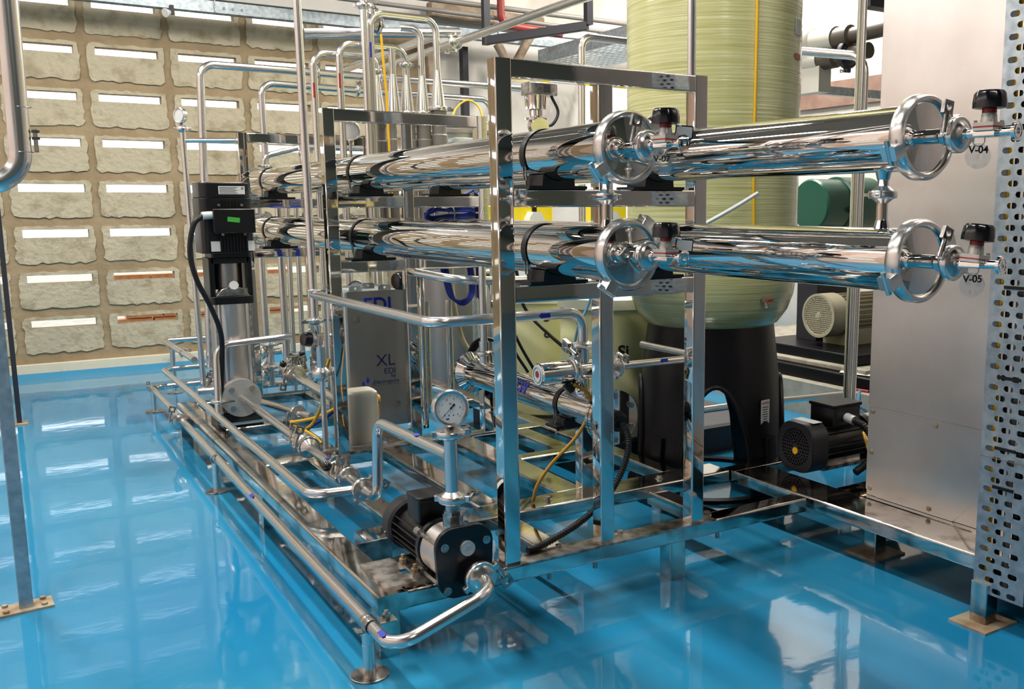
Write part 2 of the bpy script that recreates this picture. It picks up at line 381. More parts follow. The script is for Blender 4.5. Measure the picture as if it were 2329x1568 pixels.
# unseen ceiling lamps added to light the room, the first as front fill
for i, (x, y, lw) in enumerate(LAMPS):
    t = thing('added_ceiling_lamp', 'unseen white fluorescent ceiling fitting added to light the skid', 'lamp', (x, y, LAMP_Z), 'added fluorescent ceiling fittings')
    MB().box(x-.08, x+.08, y-.62, y+.62, LAMP_Z+.02, LAMP_Z+.10).build('housing', 'lamp_body', t)
    for s in (-.5, .49): MB().box(x-.004, x+.004, y+s, y+s+.01, LAMP_Z+.1, ZC).build('hanger', 'lamp_body', t)
    for s in (-.04, .04): MB().cyl((x+s, y-.58, LAMP_Z), (x+s, y+.58, LAMP_Z), .014, n=10).build('tube_lamp', 'lamp_tube', t)
    t['label'] = 'unseen white fluorescent ceiling fitting added to light the plant'
    ld = bpy.data.lights.new('lamp_light', 'AREA'); ld.shape = 'RECTANGLE'; ld.size = 0.16; ld.size_y = 1.2; ld.energy = LAMP_W*lw; ld.color = (1, 0.96, 0.90)
    lo = bpy.data.objects.new('lamp_light', ld); COL.objects.link(lo); lo.parent = t; lo.location = (0, 0, -0.02)
# orange brick stack outside, glimpsed through the low slots
st = thing('brick_stack', 'stack of orange bricks outside, glimpsed through the low wall slots', 'bricks', (0.78, 5.35, 0))
bm_ = MB().box(0, .225, 5.3, 5.4, 0, .068); first = bm_.build('brick', 'brick_orange', st)
for r in range(7):
    for c in range(5):
        if r == 0 and c == 0: continue
        o = first.copy(); COL.objects.link(o); o.location = (.235*c+(.06 if r % 2 else 0), 0, .075*r)
first.location = (0, 0, 0)
for o in st.children: o.location.x += 0.08
struct('ground', MB().box(-9, 12, YB+.15, 16, -.12, -.02), 'concrete', label='pale ground outside the wall')
# galvanised cable tray along the top of the block wall
t = thing('cable_tray', 'galvanised perforated cable tray running along the top of the block wall', 'cable tray', (1.2, 4.30, 2.07))
MB().box(-.75, 3.9, 4.24, 4.243, 2.084, 2.150).build('side_rail', 'galvanised', t)
MB().box(-.75, 3.9, 4.297, 4.30, 2.084, 2.150).build('side_rail', 'galvanised', t)
holes = [[(x, -.024), (x+.035, -.024), (x+.035, -.010), (x, -.010)] for x in [(-.70+.06*i) for i in range(76)]] + [[(x, .008), (x+.035, .008), (x+.035, .022), (x, .022)] for x in [(-.70+.06*i) for i in range(76)]]
flat_shape('perforated_floor', [[(-.75, -.030), (3.9, -.030), (3.9, .030), (-.75, .030)]]+holes, (0, 4.27, 2.085), (1, 0, 0), (0, 1, 0), .0015, 'galvanised', t)
for x in (-.3, .62, 1.55, 2.45): MB().cyl((x, 4.235, 2.09), (x, 4.235, ZC), .004, n=6).build('hanger_rod', 'galvanised', t)
for i in range(4): MB().cyl((.62+.05*i, 4.232, 2.115), (.62+.05*i, 4.24, 2.115), .007, n=8).build('bolt', 'cast_steel', t)
t2 = thing('cable_tray', 'wide pale perforated cable tray crossing near the ceiling beside the fibre tank', 'cable tray', (2.9, 3.4, 1.96))
MB().box(2.75, 2.753, 2.2, 4.23, 1.96, 2.05).build('side_rail', 'galvanised', t2)
MB().box(3.25, 3.253, 2.2, 4.23, 1.96, 2.05).build('side_rail', 'galvanised', t2)
holes = [[(x, y), (x+.02, y), (x+.02, y+.055), (x, y+.055)] for x in [-.17+.045*i for i in range(10)] for y in [-1.08+.085*j for j in range(23)]]
flat_shape('perforated_floor', [[(-.2, -1.1), (.3, -1.1), (.3, .93), (-.2, .93)]]+holes, (2.95, 3.3, 1.961), (1, 0, 0), (0, 1, 0), .0015, 'galvanised', t2)

sl = thing('clip_lamp', 'small white lamp clipped under the wall cable tray', 'lamp', (.37, 4.23, 2.03))
MB().box(.375, .395, 4.215, 4.24, 2.05, 2.10).build('clip', 'steel_dark', sl); MB().lathe([(.012, 0), (.026, .03), (.024, .034), (0, .034)], (.372, 4.22, 2.06), (-.8, -.5, -.3), 16).build('shade', 'white_plastic', sl)
# ================================================================== SKIDS
HS = 0.14
sk = thing('equipment_skid', 'long polished steel base frame standing on the blue floor under the vessels', 'skid', (0.6, 1.2, 0))
def beam(x0, x1, y0, y1, z0=0.10, z1=HS, axis='y', m='skid_steel', p=None, name='beam', r=.006):
    return MB().rbox(x0, x1, y0, y1, z0, z1, r, axis).build(name, m, p or sk)
beam(0, .07, 0, 2.48)                                   # long left beam
beam(.07, 1.255, 0, .06, axis='x')                      # front beam
beam(.10, 1.265, .35, .455, axis='x')                   # second cross beam
beam(.07, 1.08, 1.23, 1.30, axis='x')
beam(.07, 1.08, 1.84, 1.90, axis='x')
beam(.07, 1.08, 2.42, 2.48, axis='x')
beam(.20, .26, .455, 1.23); beam(.45, .52, .455, 1.23); beam(.70, .79, .455, 1.23); beam(1.08, 1.14, .455, 2.48)
beam(.79, 1.08, .84, .90, axis='x'); beam(.25, .33, 1.30, 1.84); beam(.95, 1.01, .06, .35, .085, .125); beam(.45, .52, .06, .35, .085, .125)
beam(.52, .56, 1.30, 2.42); beam(.95, 1.02, .90, 1.23)
for x, y in ((0, 0), (0, 1.02), (0, 2.43), (.78, .005), (1.085, .47), (1.085, 1.25), (1.085, 2.43)):
    MB().rbox(x, x+.05, y, y+.05, 0, .10, .005, 'z').build('leg', 'skid_steel', sk)
# plate carrying the front pump, with its square cut-outs, and the notched channel end beside it
flat_shape('pump_plate', [[(.03, .03), (.30, .03), (.30, .20), (.03, .20)], [(.09, .085), (.13, .085), (.13, .115), (.09, .115)]], (0, 0, .1425), (1, 0, 0), (0, 1, 0), .005, 'worn_steel', sk)
MB().box(.072, .16, .345, .349, .08, HS).box(.072, .075, .30, .349, .08, .12).build('channel_bracket', 'worn_steel', sk)
for x, y in ((.36, .045), (.47, .045), (.65, .045), (.93, .045), (1.03, .40), (.64, .40), (.30, 1.245)):
    MB().cyl((x, y, HS), (x, y, HS+.010), .0085, n=6).cyl((x, y, HS), (x, y, HS+.002), .013, n=14).build('bolt', 'cast_steel', sk)
for x in (.435, .565, .79, .955): MB().cyl((x, .03, .075), (x, .03, .10), .006, n=8).build('bolt', 'cast_steel', sk)

rs = thing('platform_skid', 'low polished steel platform frame under the black pump and sheet cabinet', 'skid', (1.5, -.2, 0))
beam(1.27, 1.405, -1.0, .33, axis='y', p=rs); beam(1.27, 2.45, .33, .39, axis='x', p=rs); beam(1.9, 2.0, -1.0, .33, p=rs); beam(1.405, 2.6, -1.0, -.93, axis='x', p=rs)
flat_shape('cover_sheet', [[(1.40, -.93), (2.6, -.93), (2.6, .02), (1.40, .02)]], (0, 0, .1405), (1, 0, 0), (0, 1, 0), .003, 'polished', rs)
for x, y, sx, sy in ((1.375, -.15, .062, .055), (1.235, -.60, .06, .05)):
    lg = MB().rbox(x-.022, x+.022, y-.022, y+.022, .004, .10, .004, 'z').build('leg', 'skid_steel', rs)
    MB().box(x-sx, x+sx, y-sy, y+sy, 0, .005).build('foot_plate', 'rust_plate', lg)
for x, y in ((2.5, -.95), (2.42, .36)): MB().rbox(x-.022, x+.022, y-.022, y+.022, 0, .10, .004, 'z').build('leg', 'skid_steel', rs)

# ================================================================== VESSEL FRAMES
ZT, ZU, ZL = 1.275, 1.0, .7875
def vessel_frame(y, label, base):
    t = thing('vessel_frame', label, 'frame', (.6, y+.02, HS), 'square tube frames carrying the pressure vessels')
    for x0 in (.306, .566, .845):
        MB().rbox(x0, x0+.040, y, y+.040, HS, ZT-.040 if x0 == .566 else ZT, .004, 'z').build('post', 'polished', t)
    MB().rbox(.346, .845, y, y+.040, ZT-.040, ZT, .004, 'x').build('top_rail', 'polished', t)
    for z in (ZU, ZL):
        MB().rbox(.346, .566, y, y+.040, z-.040, z, .004, 'x').build('cross_rail', 'polished', t)
        MB().rbox(.606, .845, y, y+.040, z-.040, z, .004, 'x').build('cross_rail', 'polished', t)
    if base: MB().box(.305, .92, y-.01, y+.05, HS, HS+.004).build('base_angle', 'worn_steel', t)
    return t
vessel_frame(.002, 'tall square tube frame nearest the camera with a double row of cross rails', True)
vessel_frame(1.235, 'square tube frame around the middle of the vessels above the white can', True)
vessel_frame(2.43, 'square tube frame at the far end of the vessels behind the tall pump', False)

# ================================================================== PRESSURE VESSELS
def wing_nut(p, d, out, s, parent):               # p seat, d stem direction, out = plate normal; forked eye nut
    p = V(p); d = V(d).normalized(); u, v, _ = frame_of(d, out)
    mb = MB().cyl(p-d*.5*s, p+d*1.0*s, .26*s, .22*s, n=10)
    c = p+d*1.45*s; mb.holed(c-v*.17*s, u, d, 1.05*s, 1.0*s, lambda a: .30*s, v*.34*s)
    return mb.build('wing_nut', 'cast_steel', parent)
def tri_clamp(c, axis, R, parent, side=(1, 0, 0), t=None, nut=None, mt='pipe_steel', flip=False, ri=.72):
    """hinged two-half pipe clamp round c; side = where hinge and bolt sit"""
    c = V(c); ax = V(axis).normalized(); sd = V(side); sd = (sd-ax*sd.dot(ax)).normalized(); t = t or R*.42; up = ax.cross(sd)
    mb = MB().lathe([(R*.36, -t*1.15), (R*.78, -t*.48), (R*.93, -t*.5), (R, -t*.28), (R, t*.28), (R*.93, t*.5), (R*.78, t*.48), (R*.36, t*1.15)], c, ax, 28) if ri == .72 else MB().lathe([(R*ri, -t*.5), (R*.93, -t*.5), (R, -t*.28), (R, t*.28), (R*.93, t*.5), (R*ri, t*.5), (R*ri, -t*.5)], c, ax, 26 if R < .06 else 48, False)
    for sg in (-1, 1):
        q = c+sd*sg*R*1.06; mb.sweep(rrect(t*.85, R*.42, t*.1, 2), q-sd*R*.14, q+sd*R*.16, ax)
    q = c+sd*R*1.18; mb.cyl(q-up*R*.28, q+up*R*.30, R*.07, n=8)
    k = mb.build('clamp', mt, parent)
    if nut is not False:
        wing_nut(q+up*R*.26*(-1 if flip else 1), up*(-1 if flip else 1), ax if nut is None else nut, R*.70 if R < .05 else R*.22, k)
    q2 = c-sd*R*1.12
    MB().cyl(q2-up*R*.26, q2+up*R*.26, R*.06, n=8).cyl(q2-up*R*.12, q2+up*R*.12, R*.13, n=8).build('hinge_pin', 'cast_steel', k)
    return k
def vessel(x, z, y0, y1, label, frames, rot):
    r = .057
    t = thing('pressure_vessel', label, 'pressure vessel', (x, (y0+y1)/2, z-r), 'polished steel membrane pressure vessels')
    MB().lathe([(r*.9, 0), (r, .004), (r, y1-y0-.004), (r*.9, y1-y0)], (x, y0, z), (0, 1, 0), 56).build('shell', 'vessel_steel', t)
    for ye, sg in ((y0, -1), (y1, 1)):
        k = tri_clamp((x, ye, z), (0, 1, 0), .0735, t, (math.cos(rot), 0, math.sin(rot)), t=.030, nut=False, ri=.86)
        cap = MB().lathe([(.0615, 0), (.0615, .006), (.058, .0085), (0, .0105)], (x, ye, z), (0, sg, 0), 56).build('end_cap', 'vessel_steel', t)
        MB().cyl((x, ye+sg*.005, z), (x, ye+sg*.05, z), .0125).lathe([(.0125, 0), (.0165, .006), (.0125, .012)], (x, ye+sg*.04, z), (0, sg, 0), 16).build('port', 'vessel_steel', cap)
    for yf in frames:
        sd = MB().prism([(-.075, 0), (.075, 0), (.075, .007), (.042, .007), (.040, .030)] + [(.0585*math.sin(a), .0765-.0585*math.cos(a)) for a in [math.radians(q) for q in (40, 28, 14, 0, -14, -28, -40)]] + [(-.040, .030), (-.042, .007), (-.075, .007)],
                      (x, yf-.015, z-.0765), (1, 0, 0), (0, 0, 1), (0, .075, 0)).build('saddle', 'black_rubber', t)
        st_ = MB().torus((x, yf+.05, z), (0, 1, 0), r+.0015, .0018, n=26, m_=6, a0=math.radians(-35), a1=math.radians(215), ry=.013).build('strap', 'black_rubber', t)
        a = math.radians(208); px_ = x-abs(r*1.02*math.cos(a)); pz_ = z+r*math.sin(a)
        mb = MB()
        for s in (-.006, .006): mb.sweep(rrect(.003, .005, .001, 1), (px_-.002, yf+.05+s, pz_+.012), (px_+.002, yf+.05+s, pz_-.030))
        mb.cyl((px_+.002, yf+.05, pz_-.028), (px_+.004, yf+.05, z-.0765), .0025, n=8)
        mb.build('buckle', 'cast_steel', st_)
    return t
XA, XB, ZA, ZB = .456, .735, 1.0765, .864
ves = []
FR = (.012, 1.245, 2.44)
vA = vessel(XA, ZA, -.272, 2.86, 'upper pressure vessel of the left pair, tag valve on its end', FR, math.radians(215))
vB = vessel(XA, ZB+.0, -.275, 2.80, 'lower pressure vessel of the left pair, above the front cross rail', FR, math.radians(235))
vC = vessel(XB, ZA, -.772, 2.36, 'upper pressure vessel of the right pair, reaching furthest toward the camera', FR[:2], math.radians(200))
vD = vessel(XB, ZB, -.774, 2.36, 'lower pressure vessel of the right pair, beside the sheet cabinet', FR[:2], math.radians(205))
# ---- short pipes that join the upper and lower vessel of each pair at the near end
def link_pipe(x, y, label, rot):
    t = thing('connecting_pipe', label, 'pipe', (x, y, ZB+.05))
    MB().cyl((x, y, ZB+.05), (x, y, ZA-.05), .0105).lathe([(.0165, 0), (.0115, .02)], (x, y, ZB+.05), (0, 0, 1), 18).lathe([(.0165, 0), (.0115, .02)], (x, y, ZA-.05), (0, 0, -1), 18).build('tube', 'vessel_steel', t)
    tri_clamp((x, y, (ZA+ZB)/2+.01), (0, 0, 1), .026, t, (math.cos(rot), math.sin(rot), 0), t=.014)
link_pipe(XA, -.20, 'short steel pipe joining the two left vessels at their near ends', 2.6)
link_pipe(XB, -.69, 'short steel pipe joining the two right vessels at their near ends', .4)

# ================================================================== SAMPLE VALVES ON THE VESSEL ENDS
def dia_valve(root, c, flow, stem, s=1.0, knob='black_plastic', end=True, knob_r=.0290):
    """hand-wheel diaphragm valve; c = body centre, flow = outlet direction"""
    c = V(c); f = V(flow).normalized(); st_ = V(stem).normalized(); sd = f.cross(st_).normalized()
    MB().cyl(c-f*.055*s, c+f*.05*s, .0078*s, n=14).sweep(rrect(.034*s, .012*s, .003*s, 2), c-f*.020*s-st_*.002, c+f*.020*s-st_*.002, st_).build('body', 'vessel_steel', root)
    if end: MB().ring(c+f*.052*s, f, .0165*s, .0062*s, .006*s, 24).torus(c+f*.055*s, f, .0125*s, .0012*s, n=20, m_=6).build('ferrule', 'vessel_steel', root)
    g = MB().sweep(rrect(.042*s, .042*s, .006*s, 2), c+st_*.008*s, c+st_*.0105*s, f).build('gasket', 'red', root)
    bn = MB().sweep(rrect(.042*s, .042*s, .006*s, 2), c+st_*.0107*s, c+st_*.017*s, f).sweep(rrect(.042*s, .042*s, .006*s, 2), c+st_*.003*s, c+st_*.0078*s, f).lathe([(.0145*s, 0), (.013*s, .015*s), (.0105*s, .018*s)], c+st_*.017*s, st_, 14).build('bonnet', 'bonnet_white', root)
    for a in (-1, 1):
        for b_ in (-1, 1):
            q = c+f*.016*s*a+sd*.016*s*b_+st_*.017*s; MB().cyl(q, q+st_*.004*s, .003*s, n=6).build('bolt', 'cast_steel', bn)
    MB().cyl(c+st_*.034*s, c+st_*.0405*s, .0125*s, n=18).build('collar', 'red', root)
    n = 32; k = knob_r*s; u, v, _ = frame_of(st_); prof = [(.55, 0), (1.0, .002), (1.0, .012), (.93, .026), (.80, .031), (.25, .032), (0, .032)]
    mb = MB(); vs_ = []; o = c+st_*.0400*s
    for rr, h in prof:
        for q in range(n):
            a = 2*math.pi*q/n; w_ = 1-.06*max(0, math.cos(8*a))**2 if .7 < rr else 1
            vs_.append(o+st_*h*s*1.02+(u*math.cos(a)+v*math.sin(a))*k*rr*w_)
    fs = [(i*n+q, i*n+(q+1) % n, (i+1)*n+(q+1) % n, (i+1)*n+q) for i in range(len(prof)-1) for q in range(n)]+[tuple(range(n-1, -1, -1))]
    mb.add(vs_, fs).build('knob', knob, root)
def sample_valve(x, y0, z, label, txt, plate, rot, stem=(0, 0, 1), dv=.128):
    t = thing('sample_valve', label, 'valve', (x, y0-.13, z), 'hand valves on the vessel ends')
    MB().cyl((x, y0-.045, z), (x, y0-.066, z), .0122).lathe([(.0125, 0), (.025, .006), (.025, .010), (.012, .020), (.008, .028)], (x, y0-.066, z), (0, -1, 0), 22).build('inlet', 'vessel_steel', t)
    tri_clamp((x, y0-.073, z), (0, 1, 0), .0305, t, (math.cos(rot), 0, math.sin(rot)), t=.014)
    dia_valve(t, (x+.004, y0-dv, z), (0.12, -1, 0), stem, .92)
    if txt:
        tg = flat_shape('tag', [[(.021*math.cos(a), .021*math.sin(a)) for a in [2*math.pi*k/28 for k in range(28)]]], (x+.012, y0-.105, z-.036), (.8, -.6, 0), (0, 0, 1), .0008, 'clear_tag', t)
        text('lettering', txt, (x+.012-.0008, y0-.105-.0012, z-.026), (.8, -.6, 0), (0, 0, 1), .0165, 'ink', tg, bold=True)
        MB().torus((x+.012, y0-.105, z-.010), (.6, .8, 0), .010, .001, n=14, m_=5).build('tag_tie', 'white_plastic', t)
    if plate:
        pl = MB().sweep(rrect(.034, .026, .002, 1), (x+.034, y0-.146, z+.022), (x+.035, y0-.1445, z+.0222), (.1, 0, 1)).build('label_plate', 'black_rubber', t)
        MB().sweep(rrect(.030, .020, .001, 1), (x+.0335, y0-.1468, z+.0225), (x+.034, y0-.146, z+.0226), (.1, 0, 1)).build('sticker', 'paper', pl)
        MB().tube([(x+.016, y0-.141, z+.036), (x+.028, y0-.145, z+.034)], .0012, n=6).build('tie', 'white_plastic', t)
sample_valve(XA, -.272, ZA, 'black knob valve on the upper left vessel end with a dangling tie', 'V-07', True, 2.9)
sample_valve(XA, -.275, ZB, 'black knob valve on the lower left vessel end with a white sticker', None, True, 3.9)
sample_valve(XB, -.772, ZA, 'black knob valve tagged V-04 on the upper right vessel end', 'V-04', False, 3.0)
sample_valve(XB, -.774, ZB, 'black knob valve tagged V-05 on the lower right vessel end', 'V-05', False, 2.75, (.10, -.05, 1), .112)
# ================================================================== FRONT HORIZONTAL PUMP
PXX, PZZ = .178, .203
t = thing('horizontal_pump', 'black and steel horizontal pump on the near corner of the skid', 'pump', (PXX, .08, HS))
pp = [(a, b) for a, b in rrect(.134, .158, .042, 6)]; pp = [(a*(1-.10*max(0, -b/.08)), b) for a, b in pp]
fp = MB().prism(pp, (PXX, -.060, PZZ), (1, 0, 0), (0, 0, 1), (0, .014, 0)).build('front_plate', 'black_paint', t, bevel=.002)
for a, b in ((-.048, .040), (.050, .040), (-.044, -.058), (.046, -.058)):
    MB().cyl((PXX+a, -.064, PZZ+b), (PXX+a, -.058, PZZ+b), .0095, n=16).cyl((PXX+a, -.067, PZZ+b), (PXX+a, -.062, PZZ+b), .005, n=6).build('bolt', 'cast_steel', fp)
MB().cyl((PXX+.004, -.068, PZZ+.030), (PXX+.004, -.058, PZZ+.030), .0165, n=20).ring((PXX+.004, -.068, PZZ+.030), (0, 1, 0), .009, .005, .003, 6).build('filler_plug', 'satin_steel', fp)
MB().lathe([(.05, 0), (.058, .003), (.058, .100), (.05, .103)], (PXX, -.046, PZZ), (0, 1, 0), 40).build('pump_casing', 'brushed_sheet', t)
for a, b in ((-.054, .040), (.054, .040), (-.050, -.052)):
    MB().cyl((PXX+a, -.046, PZZ+b), (PXX+a, .066, PZZ+b), .0045, n=8).cyl((PXX+a, .056, PZZ+b), (PXX+a, .078, PZZ+b), .010, n=8).build('tie_rod', 'cast_steel', t)
MB().lathe([(.050, 0), (.061, .004), (.061, .018), (.05, .022)], (PXX, .058, PZZ), (0, 1, 0), 28).build('end_shield', 'black_paint', t)
mb = MB().lathe([(.046, 0), (.046, .17)], (PXX, .078, PZZ), (0, 1, 0), 28); mb.build('motor_body', 'black_paint', t)
for i in range(22):
    a = 2*math.pi*i/22
    if abs(math.sin(a)-1) < .35: continue
    e = V((math.cos(a), 0, math.sin(a))); q = V((PXX, .082, PZZ))+e*.051
    MB().sweep(rrect(.0028, .014, .001, 1), q, q+V((0, .155, 0)), e).build('fin', 'black_paint', t)
fc = MB().lathe([(.058, 0), (.064, .006), (.064, .045), (.056, .058), (0, .060)], (PXX, .236, PZZ), (0, 1, 0), 36).build('fan_cover', 'grey_black', t)
MB().cyl((PXX-.0625, .262, PZZ-.015), (PXX-.0655, .262, PZZ-.016), .004, n=10).build('screw', 'cast_steel', fc)
MB().torus((PXX, .245, PZZ), (0, 1, 0), .0652, .0006, n=10, m_=5, a0=math.radians(85), a1=math.radians(150), ry=.013).build('rating_label', 'paper', fc)
tb = MB().rbox(PXX-.040, PXX+.032, .098, .172, PZZ+.046, PZZ+.098, .006, 'z').build('terminal_box', 'black_paint', t, bevel=.002)
MB().rbox(PXX-.042, PXX+.034, .096, .174, PZZ+.098, PZZ+.106, .008, 'z').build('lid', 'black_paint', tb, bevel=.002)
MB().box(PXX-.075, PXX+.065, .060, .150, HS+.005, HS+.011).box(PXX-.035, PXX+.035, .07, .14, HS+.011, HS+.030).build('foot', 'worn_steel', t)
for a, b in ((-.066, .068), (-.066, .142)):
    MB().cyl((PXX+a, b, HS+.011), (PXX+a, b, HS+.020), .009, n=6).cyl((PXX+a, b, HS+.02), (PXX+a, b, HS+.030), .0045, n=8).build('anchor_bolt', 'rust_plate', t)
# discharge column, clamps and gauge tee above the pump
CX, CY_ = .183, .012
c_ = thing('discharge_column', 'upright steel outlet pipe with two clamps above the front pump', 'pipe', (CX, CY_, .255))
MB().cyl((CX, CY_, .256), (CX, CY_, .288), .0225, n=24).cyl((CX, CY_, .286), (CX, CY_, .298), .0205, n=6).cyl((CX, CY_, .296), (CX, CY_, .330), .0165, n=20).build('adapter', 'cast_steel', c_)
MB().cyl((CX, CY_, .318), (CX, CY_, .470), .0145, n=22).build('tube', 'pipe_steel', c_)
tri_clamp((CX, CY_, .325), (0, 0, 1), .032, c_, (.75, -.6, 0), t=.016)
tri_clamp((CX, CY_, .472), (0, 0, 1), .034, c_, (.95, -.2, 0), t=.014)

def gauge(c, n, r, label, stem_to, detail=True, dial_rot=0, mt='pipe_steel'):
    """round pressure gauge; c = centre, n = facing"""
    c = V(c); n = V(n).normalized(); u = V((0, 0, 1)).cross(n).normalized(); v = n.cross(u).normalized()
    t = thing('pressure_gauge', label, 'gauge', (c.x, c.y, stem_to))
    MB().lathe([(r*.92, -r*.30), (r*.97, -r*.28), (r*.97, r*.10), (r*1.03, r*.12), (r*1.03, r*.30), (r*.95, r*.36), (r*.84, r*.33), (r*.82, r*.24)], c, n, 44).build('case', mt, t)
    d = MB().cyl(c+n*r*.15, c+n*r*.245, r*.83, n=40).build('dial', 'white_plastic', t)
    MB().cyl((c.x, c.y, stem_to), (c.x, c.y, c.z-r*.9), r*.17, n=10).cyl((c.x, c.y, c.z-r*1.18), (c.x, c.y, c.z-r*.95), r*.26, n=6).build('stem', 'cast_steel', t)
    if detail:
        o = c+n*(r*.247); mb = MB(); mr = MB()
        for i in range(41):
            a = math.radians(225-270*i/40); e = u*math.cos(a)+v*math.sin(a); big = i % 5 == 0; l = .11 if big else .06
            w_ = r*(.010 if big else .006); sd = n.cross(e)
            p0 = o+e*r*(.74-l); p1 = o+e*r*.74
            (mb if big else mr).add([p0-sd*w_, p0+sd*w_, p1+sd*w_, p1-sd*w_], [(0, 1, 2, 3)])
        mk = mb.build('scale_marks', 'ink', d); tag(mk, kind='stuff'); mk = mr.build('scale_marks', 'navy_ink', d); tag(mk, kind='stuff')
        a = math.radians(222); e = u*math.cos(a)+v*math.sin(a); sd = n.cross(e); q = o+n*r*.03
        MB().prism([(-.014, 0), (.014, 0), (.004, .70), (-.004, .70)], q, sd*r, e*r, n*r*.012).prism([(-.02, 0), (.02, 0), (.07, -.30), (-.07, -.30)], q, sd*r, e*r, n*r*.012).cyl(q, q+n*r*.04, r*.06, n=14).build('needle', 'ink', t)
        MB().prism([(-.30, 0), (-.12, 0), (-.12, .07), (-.30, .07)], o-v*r*.62, u*r, v*r, n*r*.006).build('maker_mark', 'navy_ink', d)
        for i, (ch, a) in enumerate((('0', 225), ('1', 157), ('2', 112), ('3', 68), ('4', 0), ('5', -45))):
            e = u*math.cos(math.radians(a))+v*math.sin(math.radians(a)); text('numeral', ch, o+e*r*.52+n*.0006, u, v, r*.16, 'ink', d, thick=.0003)
        text('lettering', 'bar', o+v*r*.26+n*.0006, u, v, r*.12, 'ink', d, thick=.0003)
        for s in (-1, 1): MB().cyl(o+u*s*r*.13-v*r*.40, o+u*s*r*.13-v*r*.40+n*r*.012, r*.035, n=10).build('pin', 'navy_ink', d)
    return t
gauge((CX, CY_, .529), (-.12, -1, .12), .0395, 'large pressure gauge with white dial above the front pump', .474)

# ================================================================== TALL VERTICAL PUMP
VX, VY = .150, 2.03
t = thing('vertical_pump', 'tall black and steel vertical pump standing on the skid by the block wall', 'pump', (VX, VY, HS))
MB().rbox(VX-.085, VX+.085, VY-.085, VY+.085, HS, HS+.03, .02, 'z').build('base', 'black_paint', t)
MB().lathe([(.060, 0), (.076, .004), (.076, .06), (.070, .065)], (VX, VY, HS+.03), (0, 0, 1), 36).build('inlet_casing', 'cast_steel', t)
MB().lathe([(.070, 0), (.073, .003), (.073, .375), (.070, .378)], (VX, VY, .225), (0, 0, 1), 44).build('sleeve', 'brushed_sheet', t)
for a in (45, 135, 225, 315):
    q = V((VX+.088*math.cos(math.radians(a)), VY+.088*math.sin(math.radians(a)), HS+.03)); MB().cyl(q, q+V((0, 0, .44)), .006, n=8).build('stay_bolt', 'cast_steel', t)
MB().rbox(VX-.078, VX+.078, VY-.078, VY+.078, .598, .628, .018, 'z').build('head_plate', 'black_paint', t, bevel=.002)
# suction flange facing the camera
fl = MB().lathe([(.073, 0), (.073, .014), (.03, .015), (0, .015)], (VX, VY-.098, .238), (0, -1, 0), 40).build('suction_flange', 'satin_steel', t)
MB().lathe([(.073, 0), (.073, .006)], (VX, VY-.092, .238), (0, -1, 0), 36).build('gasket', 'pink_gasket', t)
MB().lathe([(.073, 0), (.073, .016)], (VX, VY-.074, .238), (0, -1, 0), 36).build('counter_flange', 'satin_steel', t)
for a in (45, 135, 225, 315):
    q = V((VX+.052*math.cos(math.radians(a)), VY-.112, .238+.052*math.sin(math.radians(a)))); MB().cyl(q, q+V((0, -.014, 0)), .0115, n=6).build('bolt', 'pipe_steel', fl)
# lantern with coupling guard, plug and motor
lt = MB().box(VX-.078, VX-.058, VY-.06, VY+.06, .628, .775).box(VX+.058, VX+.078, VY-.06, VY+.06, .628, .775).box(VX-.07, VX+.07, VY-.06, VY+.06, .752, .775).build('lantern', 'black_paint', t, bevel=.003)
MB().lathe([(.052, 0), (.052, .10)], (VX, VY, .652), (0, 0, 1), 24).build('coupling_guard', 'matt_sheet', t)
MB().prism([(-.062, 0), (.062, 0), (.040, .028), (.018, .036), (-.018, .036), (-.040, .028)], (VX, VY-.075, .628), (1, 0, 0), (0, 0, 1), (0, .05, 0)).build('bleed_casting', 'cast_steel', t, bevel=.003)
MB().cyl((VX, VY-.085, .668), (VX, VY-.100, .672), .0175, n=8).build('bleed_plug', 'white_plastic', t)
MB().rbox(VX-.068, VX+.076, VY-.07, VY+.07, .775, .795, .012, 'z').build('motor_flange', 'black_paint', t)
mo = MB().rbox(VX-.098, VX+.088, VY-.090, VY+.090, .792, .998, .030, 'z', 5).build('motor_body', 'black_paint', t, bevel=.002)
for i in range(9):
    x = VX-.038+.0115*i; MB().box(x, x+.004, VY-.099, VY-.088, .795, .868).build('fin', 'black_paint', mo)
for i in range(7):
    x = VX-.032+.0115*i; MB().box(x, x+.004, VY-.097, VY-.088, .962, .988).build('fin', 'black_paint', mo)
hd = MB().rbox(VX-.096, VX+.084, VY-.092, VY+.092, .998, 1.056, .034, 'z', 5).build('motor_head', 'black_paint', t, bevel=.004)
lb = MB().box(VX-.032, VX+.062, VY-.0935, VY-.092, 1.012, 1.042).build('rating_label', 'paper', hd)
for i in range(5): MB().box(VX-.028, VX+.036-.008*(i % 2), VY-.0942, VY-.0935, 1.0365-.0052*i, 1.0380-.0052*i).build('print_line', 'ink', t)
MB().ring((VX+.053, VY-.094, 1.034), (0, 1, 0), .0045, .0028, .001, 16).build('mark', 'ink', t)
bx = MB().rbox(VX-.062, VX+.086, VY-.128, VY-.086, .868, .958, .005, 'y').build('terminal_box', 'black_paint', t, bevel=.003)
MB().sweep(rrect(.044, .018, .001, 1), (VX+.008, VY-.1285, .918), (VX+.008, VY-.1295, .918), (.12, 0, 1)).build('green_sticker', 'green_label', t)
for x0, x1 in ((-.070, -.036), (.062, .086)): MB().box(VX+x0, VX+x1, VY-.0920, VY-.0905, .800, .838).build('data_sticker', 'paper', mo)
for x, z in ((-.036, .972), (.046, .972), (-.028, .863), (.052, .863)): MB().cyl((VX+x, VY-.094, z), (VX+x, VY-.102, z), .0055, n=10).build('screw', 'cast_steel', mo)
